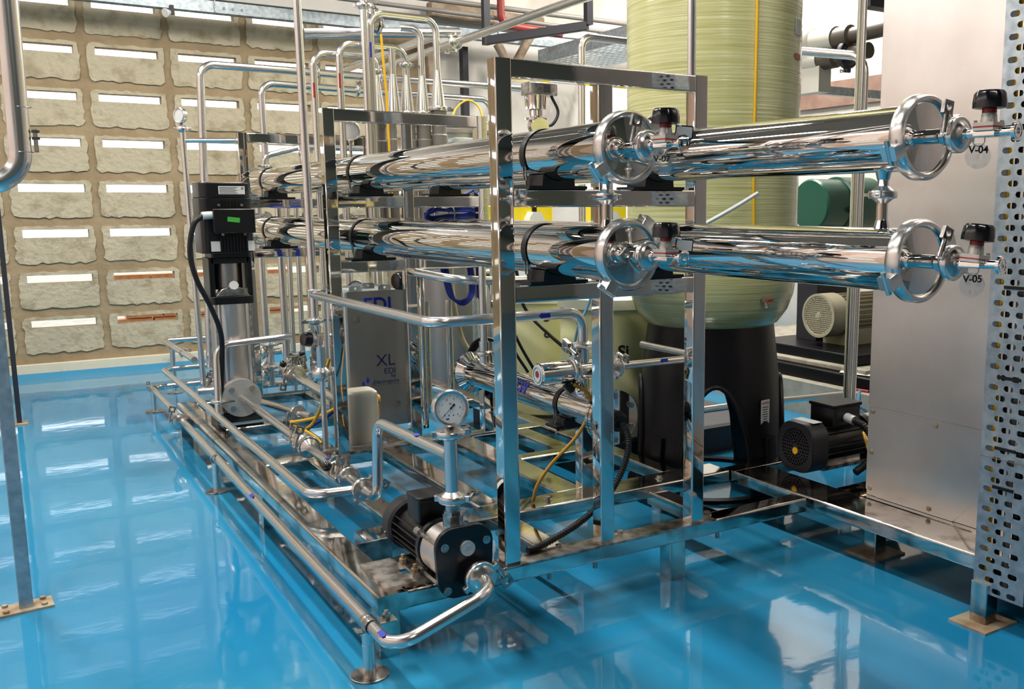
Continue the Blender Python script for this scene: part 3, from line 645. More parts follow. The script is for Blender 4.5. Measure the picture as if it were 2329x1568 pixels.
MB().cyl((VX-.062, VY-.105, .935), (VX-.098, VY-.110, .933), .015, n=10).build('cable_gland', 'white_plastic', t)
o = MB().cable([(VX-.096, VY-.11, .932), (VX-.13, VY-.115, .90), (VX-.150, VY-.12, .80), (VX-.135, VY-.13, .70), (VX-.095, VY-.135, .60), (VX-.065, VY-.13, .50), (VX-.062, VY-.11, .40), (VX-.075, VY-.1, .22)], .0095, 12).build('power_cable', 'black_rubber')
tag(o, 'thick black power cable looping down beside the tall vertical pump', 'cable')

# ================================================================== SMALL BLACK PUMP ON THE RIGHT PLATFORM
MY, MZ = .235, .215
t = thing('motor_pump', 'black motor pump with a perforated fan cover on the right platform', 'pump', (1.62, MY, HS))
pp = rrect(.150, .160, .05, 6); pp = [(a, b) for a, b in pp]
fan = [[(.0043*math.cos(q)+a, .0043*math.sin(q)+b) for q in [2*math.pi*k/7 for k in range(7)]] for a, b in [(rr*math.cos(th), rr*math.sin(th)) for rr, cnt in ((.016, 8), (.026, 14), (.036, 20), (.046, 26), (.056, 32)) for th in [2*math.pi*k/cnt for k in range(cnt)]]]
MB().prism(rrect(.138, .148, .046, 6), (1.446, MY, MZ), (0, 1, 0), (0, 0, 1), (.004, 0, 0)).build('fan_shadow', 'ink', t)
flat_shape('fan_grille', [rrect(.146, .156, .05, 6)]+fan, (1.438, MY, MZ), (0, 1, 0), (0, 0, 1), .004, 'grey_black', t)
mb = MB(); pr = rrect(.150, .160, .052, 6); n = len(pr)
mb.add([(1.440, MY+a*.985, MZ+b*.985) for a, b in pr]+[(1.452, MY+a, MZ+b) for a, b in pr]+[(1.505, MY+a, MZ+b) for a, b in pr], [(i, (i+1) % n, n+(i+1) % n, n+i) for i in range(n)]+[(n+i, n+(i+1) % n, 2*n+(i+1) % n, 2*n+i) for i in range(n)]).build('fan_cover', 'grey_black', t)
MB().cyl((1.434, MY, MZ-.012), (1.438, MY, MZ-.012), .011, n=20).build('yellow_plug', 'yellow', t)
MB().box(1.462, 1.500, MY-.05, MY+.04, MZ+.0795, MZ+.0805).build('rating_label', 'paper', t)
MB().cyl((1.49, MY, MZ), (1.70, MY, MZ), .060, n=30).build('motor_body', 'black_paint', t)
for i in range(20):
    a = 2*math.pi*i/20; e = V((0, math.cos(a), math.sin(a))); q = V((1.51, MY, MZ))+e*.064; MB().sweep(rrect(.003, .016, .001, 1), q, q+V((.175, 0, 0)), e).build('fin', 'black_paint', t)
tb = MB().rbox(1.545, 1.665, MY-.055, MY+.050, MZ+.062, MZ+.118, .006, 'z').build('terminal_box', 'black_paint', t, bevel=.002)
MB().rbox(1.540, 1.670, MY-.060, MY+.055, MZ+.118, MZ+.128, .008, 'z').build('lid', 'tank_base', tb, bevel=.002)
MB().cyl((1.60, MY-.055, MZ+.085), (1.60, MY-.090, MZ+.080), .015, n=10).build('cable_gland', 'white_plastic', t)
MB().lathe([(.06, 0), (.074, .005), (.074, .03), (.05, .035)], (1.70, MY, MZ), (1, 0, 0), 28).build('end_shield', 'black_paint', t)
MB().lathe([(.06, 0), (.068, .004), (.068, .14), (.06, .144)], (1.735, MY, MZ), (1, 0, 0), 32).build('pump_casing', 'beige_paint', t)
MB().box(1.50, 1.86, MY-.06, MY+.06, HS, HS+.012).box(1.52, 1.68, MY-.045, MY+.045, HS+.012, HS+.03).build('foot', 'worn_steel', t)
def corrugated(pts, r, pitch=.006, n=12):
    P = [V(p) for p in pts]; mb = MB().cable(pts, r*.9, 10, 10)
    Q = [P[0]*2-P[1]]+P+[P[-1]*2-P[-2]]; path = []
    for i in range(1, len(Q)-2):
        for k in range(24):
            tt = k/24; a, b, c, d = Q[i-1], Q[i], Q[i+1], Q[i+2]; path.append(0.5*((2*b)+(c-a)*tt+(2*a-5*b+4*c-d)*tt*tt+(-a+3*b-3*c+d)*tt**3))
    acc = 0
    for i in range(1, len(path)):
        acc += (path[i]-path[i-1]).length
        if acc >= pitch: mb.torus(path[i], path[i]-path[i-1], r*.92, pitch*.30, n=n, m_=5); acc = 0
    return mb
o = corrugated([(1.60, MY-.088, MZ+.08), (1.612, MY-.13, MZ+.06), (1.615, MY-.155, MZ+.01), (1.59, MY-.160, MZ-.035), (1.54, MY-.155, HS+.012)], .012).build('flexible_conduit', 'black_rubber')
tag(o, 'black corrugated conduit curling from the small motor pump', 'conduit')
# ================================================================== PIPEWORK
def pipe(label, pts, r=.0132, bend=.038, clamps=(), m='pipe_steel', marks=(), name='steel_pipe', group=None, n=16):
    mb = MB().tube(pts, r, bend, n)
    if not clamps and not marks:
        return tag(mb.build(name, m), label, 'pipe', group)
    lo = min(pts, key=lambda p: p[2]); t = thing(name, label, 'pipe', lo, group)
    mb.build('tube', m, t)
    for k in clamps:
        c, ax, R, side = k[:4]; kw = k[4] if len(k) > 4 else {}
        tri_clamp(c, ax, R, t, side, **kw)
    for c, ax, nrm, ln in marks:                      # blue flow arrow stuck on the tube
        c = V(c); ax = V(ax).normalized(); nn = V(nrm).normalized(); sd = ax.cross(nn).normalized()
        mb = MB(); q = c+nn*(r+.0006); w_ = r*.42
        mb.prism([(-ln/2, -w_), (ln*.22, -w_), (ln*.22, -w_*1.5), (ln/2, 0), (ln*.22, w_*1.5), (ln*.22, w_), (-ln/2, w_)], q, ax, sd, nn*.0006).build('flow_arrow', 'blue_ink', t)
    return t
def support(x, y, h, label, rd=.040):
    t = thing('pipe_support', label, 'pipe support', (x, y, 0), 'pipe supports standing on the blue floor')
    MB().lathe([(rd, 0), (rd, .004), (rd*.96, .005)], (x, y, 0), (0, 0, 1), 30).build('foot_disc', 'worn_steel', t)
    MB().cyl((x, y, .004), (x, y, h), .0130, n=18).cyl((x, y, h*.62), (x, y, h*.66), .0137, n=18).build('upright', 'pipe_steel', t)
    MB().torus((x, y, h+.012), (0, 1, 0), .0145, .002, n=20, m_=6, ry=.009).build('pipe_saddle', 'cast_steel', t)
    return t
def butterfly(c, axis, R, label, lever, parent_group='lever valves on the pipework', ball=True, neck=(0, 0, 1), ll=.055):
    c = V(c); ax = V(axis).normalized(); nk = V(neck).normalized()
    t = thing('lever_valve', label, 'valve', c-V((0, 0, R)), parent_group)
    MB().lathe([(R*.7, -R*.45), (R*.95, -R*.40), (R*.95, R*.40), (R*.7, R*.45)], c, ax, 26).cyl(c+nk*R*.8, c+nk*R*1.75, R*.36, n=14).sweep(rrect(R*.85, R*.7, R*.15, 2), c+nk*R*1.6, c+nk*R*2.05, ax).build('body', 'cast_steel', t)
    sd = ax.cross(nk).normalized()
    for s_ in (-1, 1):
        tri_clamp(c+ax*R*.72*s_, ax, R*1.06, t, nk*.3-sd, t=R*.36, nut=None)
    q = c+nk*R*1.85; e = V(lever).normalized()
    lv = MB().tube([q, q+e*ll], .0045, n=10).build('lever', 'pipe_steel', t)
    if ball: MB().sphere(q+e*(ll+.008), .0145, 18).build('ball_knob', 'black_plastic', lv)
    return t
P1Z = .118
pipe('long steel pipe along the floor outside the skid, curving up into the front pump',
     [(.40, 3.12, .112), (-.014, 3.10, .112), (-.042, -.205, P1Z), (.198, -.165, .172), (.198, -.060, .172)], .0135, .055,
     [((-.030, 2.22, .112), (0, 1, 0), .034, (-1, 0, .3)), ((.198, -.092, .172), (0, 1, 0), .037, (.9, 0, .5), dict(t=.016)), ((-.0145, 3.06, .112), (0, 1, 0), .020, (-1, 0, .2))],
     marks=[((-.042, -.155, P1Z), (0, -1, 0), (-.3, 0, 1), .03), ((-.037, .95, .116), (0, -1, 0), (-.3, 0, 1), .03)])
support(-.0415, -.055, P1Z-.012, 'steel pipe support with round foot at the near skid corner')
support(-.034, 1.51, .102, 'steel pipe support with round foot halfway along the floor pipe')
support(-.013, 3.06, .100, 'slim steel pipe support with round foot at the far floor pipe corner')
t = thing('pipe_bracket', 'bolted bracket tying the floor pipe to the near skid corner', 'bracket', (-.02, -.06, .10))
MB().torus((-.0415, -.075, P1Z), (0, 1, 0), .0152, .002, n=20, m_=6, ry=.012).box(-.027, .012, -.088, -.056, .119, .1215).box(-.072, -.056, -.084, -.064, .108, .111).build('strap', 'cast_steel', t)
MB().cyl((-.006, -.070, .1215), (-.006, -.070, .133), .009, n=6).cyl((-.006, -.070, .133), (-.006, -.070, .140), .0045, n=8).build('bolt', 'cast_steel', t)

pipe('steel pipe from the gauge column stepping down to the lever valve', [(.183, .026, .420), (.179, .470, .413), (.178, .490, .200), (.178, .585, .198)], .0135, .042,
     marks=[((.182, .20, .418), (0, -1, 0), (-.2, 0, 1), .022)])
pipe('straight steel suction pipe running from the lever valve to the tall pump flange', [(.178, .560, .198), (.176, .78, .205), (.150, 1.920, .238)], .0130, 0,
     [((.178, .600, .199), (0, 1, 0), .034, (.6, 0, .8)), ((.171, 1.10, .214), (0, 1, 0), .036, (-1, 0, .35), dict(t=.018)), ((.169, 1.165, .216), (0, 1, 0), .034, (-1, 0, .35), dict(t=.018))],
     marks=[((.174, .90, .2085), (0, 1, 0), (-.4, 0, 1), .02)])
butterfly((.176, .740, .2045), (0, 1, 0), .030, 'ball-handled lever valve on the suction pipe in front of the white can', (-1, -.25, -.25))
pipe('steel branch pipe lying along the left skid beam', [(.178, .615, .197), (.046, .640, .195), (.056, 3.20, .178), (.30, 3.22, .178)], .0130, .045)
pipe('bent steel pipe crossing in front of the tall pump', [(.352, 1.93, .462), (.072, 1.93, .448), (.058, 1.90, .190)], .0130, .05,
     [((.063, 1.915, .235), (0, 0, 1), .027, (.3, -1, 0))])
# upright pipe from the ceiling with the long diagonal and the run to the ultraviolet lamp
pipe('tall upright steel pipe in front of the vessels reaching up out of view', [(.268, 1.30, .585), (.262, 1.31, 3.15)], .0132, 0,
     [((.268, 1.30, .690), (0, 0, 1), .020, (0, -1, 0)), ((.268, 1.30, .590), (0, 0, 1), .030, (-1, .2, 0))])
pipe('steel pipe running toward the camera then turning right behind the near post',
     [(.268, 1.30, .676), (.268, .300, .680), (.700, .300, .680), (.700, .300, .592)], .0138, .045, [((.700, .300, .590), (0, 0, 1), .030, (-.8, -.6, 0))],
     marks=[((.575, .300, .680), (-1, 0, 0), (0, -1, 0), .034)])
t = thing('column_valve', 'steel stand pipe with black knob valve left of the tall plate module', 'valve', (.285, 1.31, HS))
MB().cyl((.272, 1.30, .585), (.278, 1.30, .53), .010).cyl((.283, 1.305, .50), (.285, 1.31, .40), .0145).cyl((.285, 1.31, .40), (.287, 1.315, HS), .0085, .010).build('tube', 'pipe_steel', t)
dia_valve(t, (.280, 1.302, .525), (0, 0, -1), (-1, -.25, .12), .85, end=False)
tri_clamp((.285, 1.31, .408), (0, 0, 1), .033, t, (1, -.3, 0), t=.022)
MB().lathe([(.028, 0), (.028, .004), (.012, .008)], (.287, 1.315, HS), (0, 0, 1), 20).build('foot_disc', 'worn_steel', t)
# flow sensor tee
t = thing('flow_sensor', 'steel sensor tee with red centred end cap behind the near frame', 'sensor', (.70, .30, .49))
sc = MB().lathe([(.026, 0), (.031, .004), (.031, .098), (.028, .10)], (.560, .300, .522), (1, 0, 0), 34).build('housing', 'vessel_steel', t)
MB().cyl((.5585, .300, .522), (.5605, .300, .522), .027, n=30).build('clear_window', 'white_plastic', sc)
MB().cyl((.5570, .300, .524), (.5586, .300, .524), .009, n=16).build('red_mark', 'red', sc)
MB().torus((.5578, .300, .522), (1, 0, 0), .020, .0012, n=24, m_=5).build('print_ring', 'pale_blue', sc)
tri_clamp((.668, .300, .522), (1, 0, 0), .042, t, (0, -.35, 1), t=.018, flip=True)
MB().cyl((.672, .300, .522), (.752, .300, .522), .026, n=28).cyl((.700, .300, .545), (.700, .300, .590), .0165, n=20).cyl((.700, .300, .45), (.700, .300, .50), .0165, n=20).build('tee_body', 'vessel_steel', t)
tri_clamp((.757, .300, .522), (1, 0, 0), .038, t, (0, .35, 1), t=.018)
tri_clamp((.700, .300, .462), (0, 0, 1), .026, t, (1, -.3, 0), t=.014)
MB().cyl((.640, .290, .490), (.655, .285, .470), .013, n=10).build('plug', 'black_rubber', t)
pipe('thin steel pipe leaving the sensor tee to the right past the far post', [(.770, .300, .522), (1.12, .300, .520), (1.12, .62, .520)], .0112, .03, [((.812, .300, .522), (1, 0, 0), .030, (0, -.2, 1))], marks=[((.965, .300, .522), (-1, 0, 0), (0, -1, .3), .026)])
# ultraviolet lamp chamber
UX, UZ = .73, .405
t = thing('uv_chamber', 'polished tubular lamp chamber lettered UV lying above the skid', 'lamp chamber', (UX, .62, UZ-.05))
MB().lathe([(.043, 0), (.046, .003), (.046, .86), (.043, .863)], (UX, .205, UZ), (0, 1, 0), 44).build('tube', 'vessel_steel', t)
fl = MB().lathe([(.075, 0), (.075, .013), (0, .0135)], (UX, .205, UZ), (0, -1, 0), 44).lathe([(.075, 0), (.075, .012), (.046, .013)], (UX, .208, UZ), (0, 1, 0), 44).build('near_flange', 'polished', t)
for k in range(6):
    a = math.radians(30+60*k); q = V((UX+.060*math.cos(a), .192, UZ+.060*math.sin(a))); MB().cyl(q, q+V((0, -.008, 0)), .0085, n=6).build('bolt', 'cast_steel', fl)
MB().lathe([(.070, 0), (.070, .012), (.05, .030), (.047, .075), (.046, .09)], (UX, 1.075, UZ), (0, -1, 0), 40).build('far_flange', 'polished', t)
MB().lathe([(.028, 0), (.028, .014), (.018, .018), (.018, .028)], (UX+.004, .192, UZ-.008), (0, -1, 0), 20).build('cable_gland', 'black_rubber', t)
MB().cyl((UX, .98, UZ+.04), (UX, .98, UZ+.115), .0165).build('inlet', 'pipe_steel', t)
tri_clamp((UX, .98, UZ+.075), (0, 0, 1), .028, t, (1, -.4, 0))
MB().torus((UX, .43, UZ), (0, 1, 0), .0475, .0018, n=26, m_=6, a0=math.radians(-35), a1=math.radians(215), ry=.012).build('strap', 'black_rubber', t)
mb = MB()
for s in (-.006, .006): mb.sweep(rrect(.003, .005, .001, 1), (UX-.046, .43+s, UZ-.012), (UX-.044, .43+s, UZ-.05))
mb.cyl((UX-.044, .43, UZ-.048), (UX-.042, .43, UZ-.085), .0028, n=8).build('buckle', 'cast_steel', t)
MB().prism([(-.06, 0), (.07, 0), (.07, .006), (.035, .006), (.034, .02)]+[(.048*math.sin(a), .0635-.048*math.cos(a)) for a in [math.radians(q) for q in (38, 20, 0, -20, -38)]]+[(-.034, .02), (-.035, .006), (-.06, .006)], (UX, .40, UZ-.0635), (1, 0, 0), (0, 0, 1), (0, .06, 0)).build('saddle', 'black_rubber', t)
# lettering wraps on the upper left of the tube: letters seated on its tangent plane
aa = math.radians(158); nn = V((math.cos(aa), 0, math.sin(aa)))
text('lettering', 'UV', V((UX, .635, UZ))+nn*.0466, (0, -1, 0), (.375, 0, .927), .056, 'blue_ink', t, bold=True)
o = MB().rbox(.755, .795, .40, .44, HS, .335, .004, 'z').build('post', 'polished'); tag(o, 'short square post carrying the lamp chamber saddle', 'post'); o.name = 'support_post'
MB_ = MB().box(.67, .80, .395, .465, .3355, .3405).build('support_bracket', 'polished'); tag(MB_, 'flat steel bracket plate under the lamp chamber saddle', 'bracket')
o = corrugated([(.734, .160, .393), (.728, .125, .370), (.708, .10, .320), (.665, .095, .250), (.60, .09, .200), (.52, .075, .170), (.42, .050, .1535), (.385, .045, .152)], .0085, .005).build('flexible_conduit', 'black_rubber')
tag(o, 'black corrugated conduit from the lamp chamber end down to the front beam', 'conduit')
MB().cyl((.734, .166, .394), (.730, .138, .380), .007, n=10)
o = MB().cable([(.655, .275, .49), (.690, .262, .465), (.697, .262, .415), (.665, .28, .345), (.615, .33, .265), (.592, .37, .20), (.593, .40, .146)], .0052).build('air_tube', 'amber'); tag(o, 'amber air tube hanging from the sensor tee to the cross beam', 'tube')

# ================================================================== PIPE CLUSTER BEHIND THE VESSELS
RL = .0146
def loop(x0, x1, y, zt, zb0, zb1, label, arrow=None, cone=True, clamp=None):
    t = thing('looped_pipe', label, 'pipe', (x0, y, zb0), 'looped steel pipes with cone reducers')
    MB().tube([(x0, y, zb0), (x0, y, zt), (x1, y, zt), (x1, y, zb1+.16)], RL, .055, 16).build('tube', 'pipe_steel', t)
    if cone:
        MB().lathe([(RL, 0), (.029, .13), (.031, .16)], (x1, y, zb1+.16), (0, 0, -1), 24).build('cone_reducer', 'pipe_steel', t)
        tri_clamp((x1, y, zb1), (0, 0, 1), .042, t, (.9, -.4, 0), t=.018)
    if clamp: tri_clamp((x1, y, clamp), (0, 0, 1), .030, t, (.9, -.4, 0), t=.014)
    if arrow: MB().sweep(rrect(.008, .001, .0004, 1), (x0-.006, y-RL*.96, zt-.18), (x0-.006, y-RL*.96, zt-.12), (0, -1, 0)).build('flow_mark', arrow, t)
    return t
loop(.560, .822, 2.16, 1.585, .30, 1.352, 'lowest looped steel pipe with red flow mark behind the middle frame', 'red', clamp=1.53)
loop(.655, .940, 2.12, 1.625, .30, 1.358, 'middle looped steel pipe with red flow mark behind the middle frame', 'red', clamp=1.56)
loop(.784, 1.074, 2.10, 1.755, .60, 1.384, 'tallest looped steel pipe with blue flow mark behind the middle frame', 'blue_ink')
t = thing('looped_pipe', 'short hooked steel pipe with cone reducer inside the tallest loop', 'pipe', (1.01, 2.12, 1.36), 'looped steel pipes with cone reducers')
MB().tube([(.93, 2.14, 1.715), (1.010, 2.12, 1.715), (1.012, 2.12, 1.52)], RL, .05, 16).build('tube', 'pipe_steel', t)
MB().lathe([(RL, 0), (.029, .13), (.031, .16)], (1.012, 2.12, 1.52), (0, 0, -1), 24).build('cone_reducer', 'pipe_steel', t); tri_clamp((1.012, 2.12, 1.362), (0, 0, 1), .042, t, (.9, -.4, 0), t=.018)
t = thing('looped_pipe', 'straight steel riser with cone reducer between the looped pipes', 'pipe', (.875, 2.10, 1.36), 'looped steel pipes with cone reducers')
MB().cyl((.874, 2.10, 1.515), (.873, 2.10, 1.62), RL).build('tube', 'pipe_steel', t)
MB().lathe([(RL, 0), (.029, .13), (.031, .16)], (.874, 2.10, 1.515), (0, 0, -1), 24).build('cone_reducer', 'pipe_steel', t)
for i, x in enumerate((.822, .874, .940, 1.012, 1.076)):
    y = (2.16, 2.10, 2.12, 2.12, 2.10)[i]; z = (1.352, 1.357, 1.358, 1.362, 1.384)[i]
    o = MB().lathe([(.034, 0), (.034, -.045), (.031, -.05), (.031, -.10), (.036, -.105), (.036, -.165), (.031, -.17), (.031, -.45)], (x, y, z-.008), (0, 0, 1), 22).build('plastic_riser', 'pvc_grey')
    tag(o, ('grey plastic riser under the lowest looped pipe', 'grey plastic riser under the straight steel riser', 'grey plastic riser under the middle looped pipe', 'grey plastic riser under the short hooked pipe', 'grey plastic riser under the tallest looped pipe')[i], 'pipe', 'grey plastic risers')
pipe('upright steel pipe with a high clamp left of the tallest loop', [(.752, 2.08, .62), (.750, 2.08, 3.15)], RL, 0, [((.750, 2.08, 1.775), (0, 0, 1), .032, (.8, -.6, 0), dict(t=.016))])
butterfly((.835, 2.22, 1.735), (1, .1, -.1), .040, 'steel butterfly valve with eye handle inside the tallest loop', (.6, -.2, .5), ball=False, ll=.05)
pipe('short fat steel manifold pipe behind the tallest loop', [(.60, 2.40, 1.70), (1.24, 2.22, 1.735)], .022, 0)
# long horizontal steel pipes running across the room behind the cluster
pipe('tall steel pipe turning right beside the small gauge, along the block wall', [(.238, 3.0, .20), (.285, 3.0, 1.622), (1.95, 3.0, 1.615)], .0185, .06,
     [((.262, 3.0, 1.07), (0, 0, 1), .036, (.9, -.3, 0), dict(t=.016)), ((.82, 3.0, 1.62), (1, 0, 0), .034, (0, -.2, 1)), ((1.14, 3.0, 1.62), (1, 0, 0), .034, (0, -.2, 1))])
pipe('second tall steel pipe turning right just below the first', [(.560, 3.02, 1.00), (.556, 3.02, 1.556), (1.78, 3.02, 1.545), (1.78, 3.02, 0.0)], .0165, .06,
     [((.556, 3.02, 1.075), (0, 0, 1), .034, (.9, -.3, 0), dict(t=.016)), ((.80, 3.02, 1.554), (1, 0, 0), .036, (0, -.8, .5)), ((1.03, 3.02, 1.552), (1, 0, 0), .032, (0, -.2, 1))])
pipe('short curved steel pipe rising from the far end of the upper left vessel', [(.456, 2.62, 1.13), (.456, 2.62, 1.19), (.62, 2.62, 1.235), (.95, 2.62, 1.235)], .0125, .04, [((.456, 2.62, 1.145), (0, 0, 1), .024, (-1, 0, 0))])
for x, yb, lab in ((.482, 2.90, 'leftmost'), (.600, 2.60, 'second')):
    pipe('steel pipe dropping behind the tall pump to a low elbow, %s of the two' % lab, [(x, yb, .98), (x, yb, .19), (x-.20, yb+.02, .18)] if lab == 'leftmost' else [(x-.10, yb, .98), (x-.10, yb, .19), (x+.10, yb, .18)], .0165, .055, group='pipes dropping behind the tall pump')
pipe('slim upright steel pipe behind the stand pipe valve, left one', [(.617, 2.90, 1.0), (.605, 2.90, .0)], .0125, 0, group='slim uprights behind the stand pipe')
pipe('slim upright steel pipe behind the stand pipe valve, right one', [(.660, 2.90, 1.0), (.652, 2.90, .0)], .0125, .03, group='slim uprights behind the stand pipe')
t = thing('gauge_post', 'slim steel pipe with a cross bar carrying the small far gauge', 'pipe', (.12, 2.58, .16))
MB().cyl((.130, 2.58, .16), (.118, 2.58, 1.285), .0125, n=14).cyl((.121, 2.58, 1.245), (.312, 2.50, 1.247), .0105, n=14).build('tube', 'pipe_steel', t)
tri_clamp((.118, 2.58, 1.292), (0, 0, 1), .028, t, (.95, -.3, 0), t=.014, nut=False)
gauge((.114, 2.58, 1.348), (-.85, -.5, 0), .032, 'small pressure gauge seen from the side on the slim far pipe', 1.298, detail=False)
gauge((.745, 2.30, 1.290), (-.1, -1, 0), .042, 'pressure gauge behind the vessels seen below the middle frame top', 1.133, detail=False)
gauge((.612, 1.90, .640), (-.5, -1, 0), .033, 'pressure gauge peeping over the tall plate module', .14, detail=False)
pipe('high steel pipe slanting across the top of the picture toward the camera', [(1.20, 3.35, 1.684), (1.20, .85, 1.684)], .0165, 0, [((1.20, 2.18, 1.684), (0, 1, 0), .034, (0, 0, -1))])
pipe('pale steel pipe high behind the loops, slanting left of the long one', [(1.20, 3.70, 1.745), (1.20, 2.25, 1.745)], .020, 0)
pipe('long thin pipe high along the back beam, the upper one', [(1.0, 3.98, 2.255), (3.40, 3.98, 2.245)], .017, 0, m='pvc_grey')
pipe('long thin pipe high along the back beam, the lower one', [(.95, 3.95, 2.190), (3.40, 3.95, 2.165)], .014, 0, m='pvc_grey')
pipe('steel pipe bending down above the near frame top', [(1.95, 1.60, 1.650), (1.500, 1.60, 1.655), (1.495, 1.60, .62)], .0155, .05, [((1.497, 1.60, 1.525), (0, 0, 1), .036, (.9, -.4, 0), dict(t=.016))])
# low pipes, valves and supports on the far side of the skid
pipe('low steel pipe turning right at the foot of the block wall', [(.36, 3.75, .250), (.145, 3.75, .252), (.160, 2.95, .250)], .0150, .03, [((.155, 3.22, .250), (0, 1, 0), .019, (.5, 0, 1))])
support(.150, 3.52, .235, 'tall steel pipe support near the skirting of the block wall')
butterfly((.262, 2.86, .205), (.6, 1, 0), .032, 'lever valve low behind the tall pump by the block wall', (1, -.4, .15), ball=False, ll=.12)
butterfly((.20, 2.62, .165), (.4, 1, 0), .036, 'low steel valve between the branch pipe and the tall pump', (-.5, -1, .2), ball=False, ll=.05)
pipe('steel pipe low on the skid running toward the stand pipe foot', [(.20, 2.40, .178), (.335, 1.80, .172), (.36, 1.74, .172)], .0150, 0, [((.33, 1.82, .172), (.22, -1, 0), .034, (-1, .2, .2))])
pipe('steel pipe low on the skid slanting behind the plate module', [(.405, 2.30, .272), (.405, 1.95, .266), (.405, 1.40, .26)], .0165, 0, [((.405, 2.12, .266), (.2, -1, 0), .038, (-1, .2, .2))])
butterfly((.420, 2.18, .270), (.25, -1, 0), .036, 'ball-handled lever valve low behind the stand pipe', (-1, -.6, -.35))
butterfly((.47, 2.42, .250), (.4, -1, 0), .036, 'black ball valve low beneath the far vessel frame', (.6, -.8, .1))
for i, (x, y, z) in enumerate(((.40, 2.50, .22), (.52, 2.58, .24), (.44, 2.66, .30), (.58, 2.36, .22), (.36, 2.66, .18))):
    R = .034-.002*i
    t = thing('pipe_fitting', ('steel clamp fitting on the low manifold, nearest the tall pump', 'steel clamp fitting on the low manifold, middle of the cluster', 'steel clamp fitting on the low manifold, highest of the cluster', 'steel clamp fitting on the low manifold, nearest the frame post', 'steel clamp fitting on the low manifold, furthest left')[i], 'fitting', (x, y, z-.05), 'fittings of the low manifold')
    MB().cyl((x, y, z-.05), (x, y, z+.05), .017).cyl((x-.05, y, z), (x+.05, y, z), .015).build('cross_body', 'pipe_steel', t)
    tri_clamp((x, y, z+.035), (0, 0, 1), R, t, (.8, -.5, 0), t=.014); tri_clamp((x-.03, y, z), (1, 0, 0), R*.9, t, (0, -.4, 1), t=.014)
pipe('low steel manifold pipe lying across the far end of the skid', [(.10, 2.56, .165), (1.10, 2.56, .165)], .0150, 0)
pipe('steel pipe beside the plate module curving right behind the near post', [(.575, 1.16, .745), (.640, 1.02, .728), (.765, 1.0, .718), (1.05, 1.0, .712)], .0150, .06)
pipe('polished U-bent pipe standing right of the plate module', [(.71, 1.42, .62), (.71, 1.42, .20), (.80, 1.42, .20), (.80, 1.42, .62)], .0125, .04, m='vessel_steel')
pipe('straight polished riser right of the plate module', [(.685, 1.40, .15), (.685, 1.40, .735)], .011, 0, m='vessel_steel')
pipe('upright steel pipe behind the near left post above the lamp chamber', [(.73, .98, .52), (.73, .98, .80)], .0125, 0)
# ================================================================== PLATE MODULE, CAN
EY = 1.515
t = thing('plate_module', 'tall steel plate module lettered EDI behind the middle frame', 'module', (.56, 1.66, HS))
fp = MB().rbox(.447, .668, EY, EY+.012, .150, .660, .004, 'y').build('front_plate', 'matt_sheet', t)
MB().box(.452, .663, EY+.012, EY+.27, .155, .652).build('stack_body', 'white_plastic', t)
for i in range(8):
    y = EY+.02+.03*i; MB().box(.444, .671, y, y+.008, .16, .655).build('stack_frame', 'box_grey', t)
MB().rbox(.447, .668, EY+.27, EY+.285, .150, .660, .004, 'y').build('back_plate', 'matt_sheet', t)
for i, x in enumerate((.486, .536, .596)):
    flat_shape('lug', [[(-.024, 0), (.024, 0), (.024, .016), (.017, .022), (-.017, .022), (-.024, .016)], [(.005*math.cos(a), .012+.005*math.sin(a)) for a in [2*math.pi*k/12 for k in range(12)]]], (x, EY+.02+.008*(i == 1), .658+.008*(i == 1)), (1, 0, 0), (0, 0, 1), .004, 'box_grey', t)
for x, z in ((.478, .557), (.622, .556), (.622, .229), (.478, .229)):
    MB().cyl((x, EY, z), (x, EY-.006, z), .009, n=6).cyl((x, EY, z), (x, EY-.002, z), .014, n=18).build('bolt', 'cast_steel', fp)
U_, W_ = (1, 0, 0), (0, 0, 1); q = EY-.0008
text('lettering', 'EDI', (.560, q, .606), U_, W_, .072, 'blue_ink', t, bold=True)
text('lettering', 'XL', (.582, q, .398), U_, W_, .062, 'navy_ink', t)
text('lettering', 'EDI', (.597, q, .358), U_, W_, .031, 'navy_ink', t)
text('lettering', 'by', (.610, q, .340), U_, W_, .020, 'navy_ink', t)
text('lettering', 'Electropure', (.582, q, .320), U_, W_, .0205, 'navy_ink', t)
MB().box(.535, .634, q-.0004, q+.0004, .3075, .3085).box(.450, .520, q-.0004, q+.0004, .3035, .3045).prism([(0, 0), (.004, -.014), (.009, .012), (.0135, .005), (.0145, .006), (.0095, .016), (.0045, -.008), (.001, .001)], (.520, q-.0004, .3035), U_, W_, (0, .0008, 0)).build('logo_line', 'navy_ink', t)
drop = [(0, .012), (.004, .004), (.0055, -.002), (.004, -.007), (0, -.009), (-.004, -.007), (-.0055, -.002), (-.004, .004)]
for x, z, s, m_ in ((.494, .318, 1.0, 'blue_ink'), (.511, .330, 1.15, 'blue_ink'), (.512, .290, 1.1, 'matt_sheet')):
    MB().prism([(a*s, b*s) for a, b in drop], (x, q-.0006, z), U_, W_, (0, .001, 0)).build('logo_drop', m_, t)
flat_shape('logo_drop', [[(a*1.25, b*1.25) for a, b in drop], [(a*1.05, b*1.05) for a, b in drop]], (.512, q-.0003, .290), U_, W_, .0008, 'navy_ink', t)
t = thing('plastic_can', 'white plastic can with yellow cap beside the middle frame post', 'can', (.425, 1.38, HS))
mb = MB(); pr = rrect(.112, .105, .026, 5); n = len(pr); L = [(.94, 0), (1, .012), (1, .165), (.95, .182), (.80, .190)]
